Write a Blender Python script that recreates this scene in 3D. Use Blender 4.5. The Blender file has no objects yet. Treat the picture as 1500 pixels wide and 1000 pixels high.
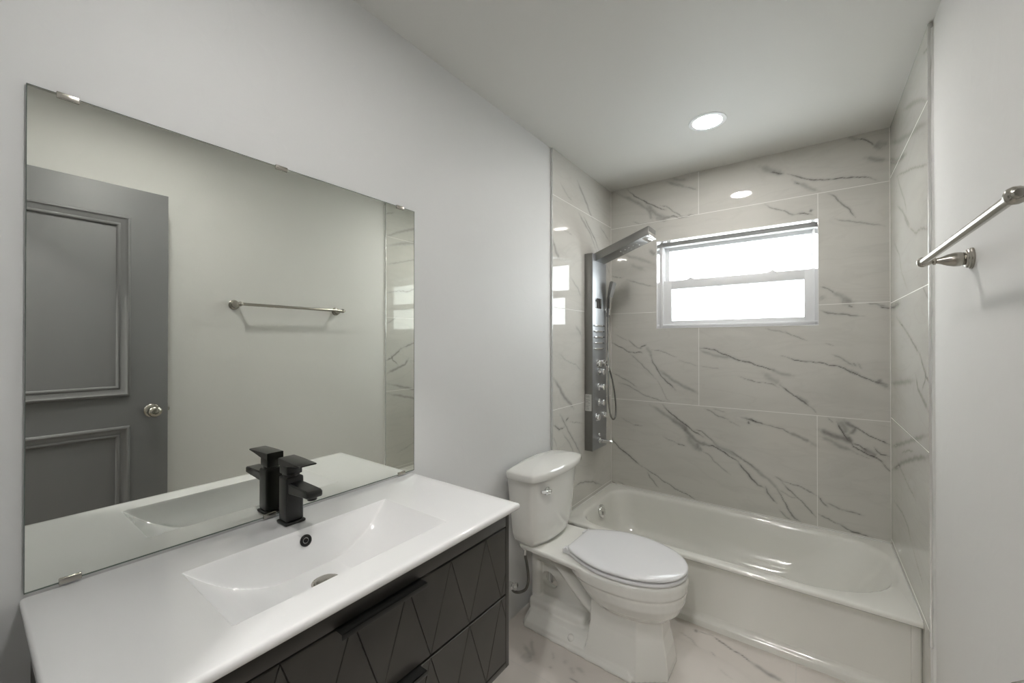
import bpy, bmesh, math, random
import numpy as np
from mathutils import Vector, Matrix
PI = math.pi
S = bpy.context.scene
C = bpy.context.collection

# ------------------------------------------------------------------ camera
cd = bpy.data.cameras.new('camera')
cam = bpy.data.objects.new('camera', cd); C.objects.link(cam)
cam.location = (1.1714, -2.8089, 1.3435)
cam.rotation_euler = (PI/2 + 0.0044, 0.0, 0.6341)
cd.sensor_fit = 'HORIZONTAL'; cd.sensor_width = 36.0
cd.lens = 595.02/1500*36.0
cd.clip_start = 0.02; cd.clip_end = 60
S.camera = cam

# ------------------------------------------------------------------ sky and exposure
SKY = 1.55
LAMP = 34.0
world = bpy.data.worlds.new('sky'); S.world = world; world.use_nodes = True
wn = world.node_tree; wn.nodes.clear()
wo = wn.nodes.new('ShaderNodeOutputWorld'); wb = wn.nodes.new('ShaderNodeBackground')
wtc = wn.nodes.new('ShaderNodeTexCoord'); wno = wn.nodes.new('ShaderNodeTexNoise'); wno.inputs['Scale'].default_value = 2.5
wno.inputs['Detail'].default_value = 3
wr = wn.nodes.new('ShaderNodeValToRGB')
wr.color_ramp.elements[0].position = .3; wr.color_ramp.elements[0].color = (.86,.92,1,1)
wr.color_ramp.elements[1].position = .7; wr.color_ramp.elements[1].color = (1,1,.98,1)
wn.links.new(wtc.outputs['Generated'], wno.inputs['Vector']); wn.links.new(wno.outputs['Fac'], wr.inputs['Fac'])
wn.links.new(wr.outputs['Color'], wb.inputs['Color'])
wb.inputs['Strength'].default_value = SKY
wn.links.new(wb.outputs[0], wo.inputs[0])
S.view_settings.view_transform = 'Standard'; S.view_settings.look = 'None'
S.view_settings.gamma = 1.0; S.view_settings.use_curve_mapping = False
S.view_settings.exposure = 2.55
for k, v in (('max_bounces', 10), ('diffuse_bounces', 6), ('glossy_bounces', 6), ('transmission_bounces', 8), ('transparent_max_bounces', 12)):
    setattr(S.cycles, k, v)
S.cycles.caustics_reflective = False; S.cycles.caustics_refractive = False
S.cycles.sample_clamp_indirect = 60.0

# ------------------------------------------------------------------ dimensions (metres)
W = 1.50; H = 2.446            # alcove width between tile faces, ceiling height
XL = -0.010; XR = 1.512        # painted wall faces
YT = -0.83                     # front edge of the wall tile
YF = -2.93                     # front wall (with the doorway)
WX0, WX1, WZ0, WZ1 = .329, 1.205, 1.446, 2.031   # window opening
JZ = (.333, .944, 1.556, 2.172)                  # tile joints

# ------------------------------------------------------------------ materials
def nmat(name, col=(.8,.8,.8), rough=.5, metal=0.0, coat=0.0, bump=None, var=None, spec=.5, cr=.05):
    m = bpy.data.materials.new(name); m.use_nodes = True
    nt = m.node_tree; b = nt.nodes['Principled BSDF']
    b.inputs['Base Color'].default_value = (*col, 1); b.inputs['Roughness'].default_value = rough
    b.inputs['Metallic'].default_value = metal; b.inputs['Coat Weight'].default_value = coat
    b.inputs['Coat Roughness'].default_value = cr; b.inputs['Specular IOR Level'].default_value = spec
    tc = nt.nodes.new('ShaderNodeTexCoord')
    if bump:
        sc, st, dist = bump
        n = nt.nodes.new('ShaderNodeTexNoise'); n.inputs['Scale'].default_value = sc; n.inputs['Detail'].default_value = 5
        bp = nt.nodes.new('ShaderNodeBump'); bp.inputs['Strength'].default_value = st; bp.inputs['Distance'].default_value = dist
        nt.links.new(tc.outputs['Object'], n.inputs['Vector']); nt.links.new(n.outputs['Fac'], bp.inputs['Height'])
        nt.links.new(bp.outputs['Normal'], b.inputs['Normal'])
    if var:
        sc, amt = var
        n = nt.nodes.new('ShaderNodeTexNoise'); n.inputs['Scale'].default_value = sc; n.inputs['Detail'].default_value = 3
        r = nt.nodes.new('ShaderNodeValToRGB')
        r.color_ramp.elements[0].position = .35; r.color_ramp.elements[1].position = .65
        r.color_ramp.elements[0].color = (*[c*(1-amt) for c in col], 1); r.color_ramp.elements[1].color = (*[min(1, c*(1+amt)) for c in col], 1)
        nt.links.new(tc.outputs['Object'], n.inputs['Vector']); nt.links.new(n.outputs['Fac'], r.inputs['Fac'])
        nt.links.new(r.outputs['Color'], b.inputs['Base Color'])
    return m

def wall_paint(name, col, rough=.5, spec=.35):
    """satin wall paint over hand-trowelled plaster"""
    m = nmat(name, col, rough, var=(1.3, .012), spec=spec); nt = m.node_tree; b = nt.nodes['Principled BSDF']
    tc = nt.nodes['Texture Coordinate']
    n1 = nt.nodes.new('ShaderNodeTexNoise'); n1.inputs['Scale'].default_value = 7; n1.inputs['Detail'].default_value = 3; n1.inputs['Distortion'].default_value = 1.5
    n2 = nt.nodes.new('ShaderNodeTexNoise'); n2.inputs['Scale'].default_value = 38; n2.inputs['Detail'].default_value = 4
    cr = nt.nodes.new('ShaderNodeValToRGB'); cr.color_ramp.elements[0].position = .52; cr.color_ramp.elements[1].position = .60
    ml = nt.nodes.new('ShaderNodeMath'); ml.operation = 'MULTIPLY'
    ad = nt.nodes.new('ShaderNodeMath'); ad.operation = 'MULTIPLY_ADD'; ad.inputs[1].default_value = .35
    bp = nt.nodes.new('ShaderNodeBump'); bp.inputs['Strength'].default_value = .22; bp.inputs['Distance'].default_value = .0022
    nt.links.new(tc.outputs['Object'], n1.inputs['Vector']); nt.links.new(tc.outputs['Object'], n2.inputs['Vector'])
    nt.links.new(n1.outputs['Fac'], cr.inputs['Fac']); nt.links.new(cr.outputs['Color'], ml.inputs[0]); nt.links.new(n2.outputs['Fac'], ml.inputs[1])
    nt.links.new(ml.outputs[0], ad.inputs[0]); nt.links.new(n1.outputs['Fac'], ad.inputs[2])
    nt.links.new(ad.outputs[0], bp.inputs['Height']); nt.links.new(bp.outputs['Normal'], b.inputs['Normal'])
    return m

def marble(name, base, dark, joints, rough=.035, ha='X', va='Z', grout=(.74,.73,.70), coat=0.0):
    """polished marble-look porcelain: 'vein' attribute + procedural clouding; joints = (axis, pos, lo, hi) lines across the sheet"""
    m = nmat(name, base, rough, coat=coat); nt = m.node_tree; N = nt.nodes; L = nt.links; b = N['Principled BSDF']
    tc = N['Texture Coordinate']
    def noise(s, d=4, dis=0.0, vec=None):
        n = N.new('ShaderNodeTexNoise'); n.inputs['Scale'].default_value = s; n.inputs['Detail'].default_value = d; n.inputs['Distortion'].default_value = dis
        L.new(vec or tc.outputs['Object'], n.inputs['Vector']); return n.outputs['Fac']
    def math_(op, a, bb=None, c=None):
        n = N.new('ShaderNodeMath'); n.operation = op
        for i, v in enumerate((a, bb, c)):
            if v is None: continue
            if isinstance(v, (int, float)): n.inputs[i].default_value = v
            else: L.new(v, n.inputs[i])
        return n.outputs[0]
    def mix(f, a, bb):
        n = N.new('ShaderNodeMix'); n.data_type = 'RGBA'
        if isinstance(f, (int, float)): n.inputs[0].default_value = f
        else: L.new(f, n.inputs[0])
        for i, v in ((6, a), (7, bb)):
            if isinstance(v, tuple): n.inputs[i].default_value = (*v, 1)
            else: L.new(v, n.inputs[i])
        return n.outputs[2]
    at = N.new('ShaderNodeAttribute'); at.attribute_name = 'vein'
    mod = math_('MULTIPLY_ADD', noise(45, 5), .8, .75)
    vein = math_('MINIMUM', math_('MULTIPLY', at.outputs['Fac'], mod), 1.0)
    # clouding stretched along the vein direction
    mp = N.new('ShaderNodeMapping'); mp.inputs['Rotation'].default_value = (0, math.radians(-32), 0) if ha == 'X' else (math.radians(55), 0, 0)
    mp.inputs['Scale'].default_value = (1, 1, 4) if ha == 'X' else (1, 1, 4)
    L.new(tc.outputs['Object'], mp.inputs['Vector'])
    cloud = N.new('ShaderNodeMapRange'); cloud.inputs[1].default_value = .45; cloud.inputs[2].default_value = .75
    L.new(noise(2.2, 5, .6, mp.outputs[0]), cloud.inputs[0])
    c0 = mix(math_('MULTIPLY', cloud.outputs[0], .10), base, dark)
    fine = N.new('ShaderNodeMapRange'); fine.inputs[1].default_value = .0; fine.inputs[2].default_value = .03; fine.inputs[3].default_value = 1; fine.inputs[4].default_value = 0
    L.new(math_('ABSOLUTE', math_('SUBTRACT', noise(1.7, 6, .9, mp.outputs[0]), .5)), fine.inputs[0])
    c1 = mix(math_('MULTIPLY', fine.outputs[0], .05), c0, dark)
    c2 = mix(vein, c1, dark)
    sp = N.new('ShaderNodeSeparateXYZ'); L.new(tc.outputs['Object'], sp.inputs[0])
    ax = {'X': sp.outputs[0], 'Y': sp.outputs[1], 'Z': sp.outputs[2]}
    acc = None
    for (a, pos, lo, hi, other) in joints:
        d = math_('LESS_THAN', math_('ABSOLUTE', math_('SUBTRACT', ax[a], pos)), .0016)
        g = math_('MULTIPLY', math_('GREATER_THAN', ax[other], lo), math_('LESS_THAN', ax[other], hi))
        d = math_('MULTIPLY', d, g)
        acc = d if acc is None else math_('MAXIMUM', acc, d)
    if acc is not None:
        c2 = mix(acc, c2, grout)
        L.new(math_('MULTIPLY_ADD', acc, .4, rough), b.inputs['Roughness'])
        bp = N.new('ShaderNodeBump'); bp.inputs['Strength'].default_value = .5; bp.inputs['Distance'].default_value = .001; bp.invert = True
        L.new(acc, bp.inputs['Height']); L.new(bp.outputs[0], b.inputs['Normal'])
    L.new(c2, b.inputs['Base Color'])
    return m

M_wall = wall_paint('wall_paint', (.66,.663,.658))
M_wall2 = wall_paint('wall_paint_light_balanced', (.72,.71,.69), .8, .15)  # warmer copy of the wall paint, raised in tone to offset uneven light
M_ceil = nmat('ceiling_paint', (.64,.633,.605), .6, bump=(60, .05, .002))
M_white = nmat('white_vinyl', (.80,.81,.82), .3)
M_reveal = nmat('painted_reveal', (.80,.80,.80), .35)
M_gloss = nmat('glossy_white_liner', (.82,.82,.82), .07, coat=.5)
M_polish = nmat('polished_aluminium', (.86,.86,.86), .06, 1.0, var=(3,.02))
M_caulk = nmat('white_caulk', (.72,.72,.70), .5)
M_trim = nmat('aluminium_edge', (.75,.75,.74), .25, .6)
M_porc = nmat('white_porcelain', (.73,.727,.69), .10, coat=.6, var=(2, .01))
M_seat = nmat('toilet_seat_plastic', (.71,.71,.72), .16, coat=.2)
M_tub = nmat('tub_enamel', (.70,.695,.65), .14, coat=.4, var=(1.5, .01))
M_sink = nmat('sink_ceramic', (.85,.85,.845), .06, coat=.6)
M_black = nmat('black_lacquer', (.040,.037,.032), .34, var=(6, .15))
M_faucet = nmat('matte_black_metal', (.018,.018,.017), .30, .35, bump=(300, .03, .0005))
M_nickel = nmat('brushed_nickel', (.42,.40,.36), .26, 1.0, bump=(200, .03, .0005))
M_chrome = nmat('chrome', (.78,.78,.77), .06, 1.0, var=(30, .03))
M_steel = nmat('brushed_stainless', (.27,.265,.255), .36, .95, bump=(150, .04, .0005))
M_steel_face = nmat('satin_stainless_face', (.40,.41,.425), .42, 1.0, bump=(120, .02, .0005))
M_darkglass = nmat('dark_glass', (.02,.02,.022), .1, coat=.5)
M_hose = nmat('steel_hose', (.30,.30,.29), .25, 1.0, bump=(700,.4,.0008))
M_rubber = nmat('dark_rubber', (.03,.03,.03), .5)
M_braid = nmat('braided_hose', (.16,.155,.14), .35, .7, bump=(900, .6, .001))
M_mirror = nmat('mirror_silver', (.82,.84,.785), .004, 1.0, var=(.8, .004))
M_mirror_edge_gap = nmat('mirror_edge_and_gap', (.12,.15,.13), .2)
M_door = nmat('grey_door_paint', (.185,.185,.188), .5, bump=(25, .06, .002))
M_sticker = nmat('paper_sticker', (.55,.55,.53), .5)
M_ink = nmat('sticker_ink', (.12,.12,.12), .6)
M_shell = nmat('plaster_outer', (.6,.6,.58), .8, var=(3, .02))
M_wood = nmat('hall_floor_wood', (.33,.27,.21), .35, var=(4, .1))

def emis(name, col, st):
    m = bpy.data.materials.new(name); m.use_nodes = True; nt = m.node_tree
    b = nt.nodes['Principled BSDF']; b.inputs['Base Color'].default_value = (.9,.9,.9,1)
    n = nt.nodes.new('ShaderNodeRGB'); n.outputs[0].default_value = (*col, 1)
    nt.links.new(n.outputs[0], b.inputs['Emission Color']); b.inputs['Emission Strength'].default_value = st
    return m
M_lamp = emis('lamp_diffuser', (1.0, .975, .945), LAMP)
M_fill_hall = emis('hall_fill_diffuser', (1.0, .975, .945), LAMP*3)  # stronger glow for the added hallway fill lamps

def glass_mat():
    m = bpy.data.materials.new('window_glass'); m.use_nodes = True; nt = m.node_tree; nt.nodes.clear()
    o = nt.nodes.new('ShaderNodeOutputMaterial'); t = nt.nodes.new('ShaderNodeBsdfTransparent'); g = nt.nodes.new('ShaderNodeBsdfGlossy')
    g.inputs['Roughness'].default_value = .02; t.inputs['Color'].default_value = (.96,.98,.97,1)
    f = nt.nodes.new('ShaderNodeFresnel'); f.inputs['IOR'].default_value = 1.45
    mx = nt.nodes.new('ShaderNodeMixShader')
    ge = nt.nodes.new('ShaderNodeNewGeometry'); iv = nt.nodes.new('ShaderNodeMath'); iv.operation = 'SUBTRACT'; iv.inputs[0].default_value = 1
    ml = nt.nodes.new('ShaderNodeMath'); ml.operation = 'MULTIPLY'   # Fresnel on the entry face only
    nt.links.new(ge.outputs['Backfacing'], iv.inputs[1]); nt.links.new(iv.outputs[0], ml.inputs[0]); nt.links.new(f.outputs[0], ml.inputs[1])
    nt.links.new(ml.outputs[0], mx.inputs[0]); nt.links.new(t.outputs[0], mx.inputs[1]); nt.links.new(g.outputs[0], mx.inputs[2])
    nt.links.new(mx.outputs[0], o.inputs[0]); return m
M_glass = glass_mat()

# ------------------------------------------------------------------ object helpers
def obj(name, bm, mat, parent=None, sharp=35, smooth=True, label=None, kind=None, mods=None):
    me = bpy.data.meshes.new(name)
    bmesh.ops.recalc_face_normals(bm, faces=bm.faces[:])
    bm.to_mesh(me); bm.free()
    for mm in (mat if isinstance(mat, (list, tuple)) else [mat]): me.materials.append(mm)
    if smooth:
        for p in me.polygons: p.use_smooth = True
        me.set_sharp_from_angle(angle=math.radians(sharp))
    o = bpy.data.objects.new(name, me); C.objects.link(o)
    if parent: o.parent = parent; o.location = -world_loc(parent)
    if label: o['label'] = label
    if kind: o['kind'] = kind
    return o
def world_loc(o):
    v = Vector((0,0,0))
    while o: v = v + o.location; o = o.parent
    return v
def thing(name, loc, label, cat, group=None, kind=None):
    o = bpy.data.objects.new(name, None); C.objects.link(o); o.location = loc
    if label: o['label'] = label
    if cat: o['category'] = cat
    if group: o['group'] = group
    if kind: o['kind'] = kind
    return o
def BM(): return bmesh.new()
def box(bm, x0, x1, y0, y1, z0, z1, bev=0.0, seg=2, mi=0):
    vs = [bm.verts.new((x, y, z)) for x in (x0, x1) for y in (y0, y1) for z in (z0, z1)]
    idx = [(0,1,3,2),(4,6,7,5),(0,4,5,1),(2,3,7,6),(0,2,6,4),(1,5,7,3)]
    fs = [bm.faces.new([vs[i] for i in f]) for f in idx]
    for f in fs: f.material_index = mi
    if bev > 0:
        es = list({e for f in fs for e in f.edges})
        r = bmesh.ops.bevel(bm, geom=es, offset=bev, segments=seg, affect='EDGES', profile=.5, clamp_overlap=True)
        for f in r['faces']: f.material_index = mi
    return vs
def loft(bm, rings, caps=(True, True), closed=True):
    R = [[bm.verts.new(p) for p in r] for r in rings]; n = len(rings[0])
    for a, b in zip(R[:-1], R[1:]):
        for i in range(n if closed else n-1):
            j = (i+1) % n
            bm.faces.new((a[i], a[j], b[j], b[i]))
    if caps[0]: bm.faces.new(R[0][::-1])
    if caps[1]: bm.faces.new(R[-1])
    return R
def frame_of(d):
    d = Vector(d).normalized(); up = Vector((0,0,1)) if abs(d.z) < .9 else Vector((1,0,0))
    a = d.cross(up).normalized(); b = a.cross(d).normalized(); return d, a, b
def lathe(bm, o, d, prof, seg=32):
    """prof = (distance along d, radius)"""
    o = Vector(o); d, a, b = frame_of(d)
    rings = []
    for t, r in prof:
        r = max(r, 1e-5)
        rings.append([o + d*t + (a*math.cos(2*PI*i/seg) + b*math.sin(2*PI*i/seg))*r for i in range(seg)])
    return loft(bm, rings)
def catmull(P, n=8):
    P = [Vector(p) for p in P]; out = []
    Q = [P[0]*2-P[1]] + P + [P[-1]*2-P[-2]]
    for i in range(1, len(Q)-2):
        for k in range(n):
            t = k/n; a, b, c, d = Q[i-1], Q[i], Q[i+1], Q[i+2]
            out.append(.5*((2*b) + (c-a)*t + (2*a-5*b+4*c-d)*t*t + (3*b-a-3*c+d)*t**3))
    out.append(P[-1]); return out
def tube(bm, pts, r, seg=14):
    n = len(pts); rr = r if isinstance(r, (list, tuple)) else [r]*n
    pts = [Vector(p) for p in pts]; rings = []
    d, a, b = frame_of(pts[1]-pts[0])
    for i, p in enumerate(pts):
        t = (pts[min(i+1, n-1)] - pts[max(i-1, 0)]).normalized()
        a = (a - t*a.dot(t)).normalized(); b = a.cross(t).normalized()
        rings.append([p + (a*math.cos(2*PI*k/seg) + b*math.sin(2*PI*k/seg))*rr[i] for k in range(seg)])
    return loft(bm, rings)
def rrect(x0, x1, y0, y1, radii, z, seg=8):
    """rounded rectangle ring, radii for corners (x0y0, x1y0, x1y1, x0y1)"""
    pts = []
    cs = [(x0, y0, 1, 1, PI), (x1, y0, -1, 1, 1.5*PI), (x1, y1, -1, -1, 0), (x0, y1, 1, -1, .5*PI)]
    for (cx, cy, sx, sy, a0), r in zip(cs, radii):
        rx, ry = r if isinstance(r, tuple) else (r, r)
        for k in range(seg+1):
            a = a0 + .5*PI*k/seg
            pts.append((cx + sx*rx + rx*math.cos(a), cy + sy*ry + ry*math.sin(a), z))
    return pts
def apply_remesh(o, voxel, smooth_it=4, fac=.5):
    m = o.modifiers.new('r', 'REMESH'); m.mode = 'VOXEL'; m.voxel_size = voxel; m.use_smooth_shade = True
    s = o.modifiers.new('s', 'SMOOTH'); s.iterations = smooth_it; s.factor = fac
    dg = bpy.context.evaluated_depsgraph_get(); ev = o.evaluated_get(dg)
    me = bpy.data.meshes.new_from_object(ev); mats = list(o.data.materials)
    o.modifiers.clear(); o.data = me
    me.materials.clear()
    for x in mats: me.materials.append(x)
    for p in me.polygons: p.use_smooth = True

# ------------------------------------------------------------------ marble sheets
def wig(u, v, s=1.0):
    return (.0016*np.sin(u*61*s+v*37*s+1.3) + .0012*np.sin(v*113*s-u*53*s+.4) + .0007*np.sin(u*231*s+v*190*s),
            .0016*np.sin(v*67*s-u*41*s+2.1) + .0012*np.sin(u*127*s+v*71*s+.9) + .0007*np.sin(v*251*s-u*170*s))
def vein_field(U, V, veins):
    du, dv = wig(U, V); U = U+du; V = V+dv; A = np.zeros_like(U)
    for w, I, P in veins:
        soft = w >= 7; w = w*.001*(1.3 if soft else 1.0)
        sub = np.zeros_like(U); n = len(P)-1
        us = [p[0] for p in P]; vs = [p[1] for p in P]; m = w*4
        msk = (U > min(us)-m) & (U < max(us)+m) & (V > min(vs)-m) & (V < max(vs)+m)
        if not msk.any(): continue
        u = U[msk]; v = V[msk]; best = np.zeros_like(u)
        for i in range(n):
            ax, ay = P[i]; bx, by = P[i+1]; L2 = (bx-ax)**2+(by-ay)**2+1e-12
            t = np.clip(((u-ax)*(bx-ax)+(v-ay)*(by-ay))/L2, 0, 1)
            d = np.hypot(u-ax-t*(bx-ax), v-ay-t*(by-ay)); s = (i+t)/n
            taper = np.clip(np.minimum(s, 1-s)*6, .35, 1)
            best = np.maximum(best, I*taper*(.74*np.exp(-(d/(w*(.6+.4*taper)))**2) if soft else .95*np.exp(-(d/(w*.46))**2)+.26*np.exp(-(d/(w*2.0))**2)))
        A[msk] = 1-(1-A[msk])*(1-best)
    return A
def axis_vals(lo, hi, step, must=()):
    a = list(np.linspace(lo, hi, int(round((hi-lo)/step))+1))
    for m in must:
        i = min(range(len(a)), key=lambda k: abs(a[k]-m))
        if 0 < i < len(a)-1: a[i] = m
    return np.array(a)
def sheet(name, us, vs, place, veins, mat, parent=None, hole=None, flip=False, kind=None):
    nu, nv = len(us), len(vs); UU, VV = np.meshgrid(us, vs, indexing='ij')
    A = vein_field(UU, VV, veins)
    co = place(UU, VV).reshape(-1, 3)
    i, j = np.meshgrid(np.arange(nu-1), np.arange(nv-1), indexing='ij')
    q = np.stack([i*nv+j, (i+1)*nv+j, (i+1)*nv+j+1, i*nv+j+1], -1)
    if hole is not None:
        cu = (us[:-1]+us[1:])/2; cv = (vs[:-1]+vs[1:])/2; CU, CV = np.meshgrid(cu, cv, indexing='ij')
        keep = ~((CU > hole[0]) & (CU < hole[1]) & (CV > hole[2]) & (CV < hole[3])); q = q[keep]
    q = q.reshape(-1, 4)
    if flip: q = q[:, ::-1]
    me = bpy.data.meshes.new(name)
    me.vertices.add(len(co)); me.vertices.foreach_set('co', co.astype(np.float32).ravel())
    me.loops.add(len(q)*4); me.loops.foreach_set('vertex_index', q.astype(np.int32).ravel())
    me.polygons.add(len(q)); me.polygons.foreach_set('loop_start', np.arange(0, len(q)*4, 4, dtype=np.int32))
    me.update(calc_edges=True)
    at = me.attributes.new('vein', 'FLOAT', 'POINT'); at.data.foreach_set('value', A.astype(np.float32).ravel())
    me.materials.append(mat)
    o = bpy.data.objects.new(name, me); C.objects.link(o)
    if parent: o.parent = parent
    if kind: o['kind'] = kind
    return o
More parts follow.
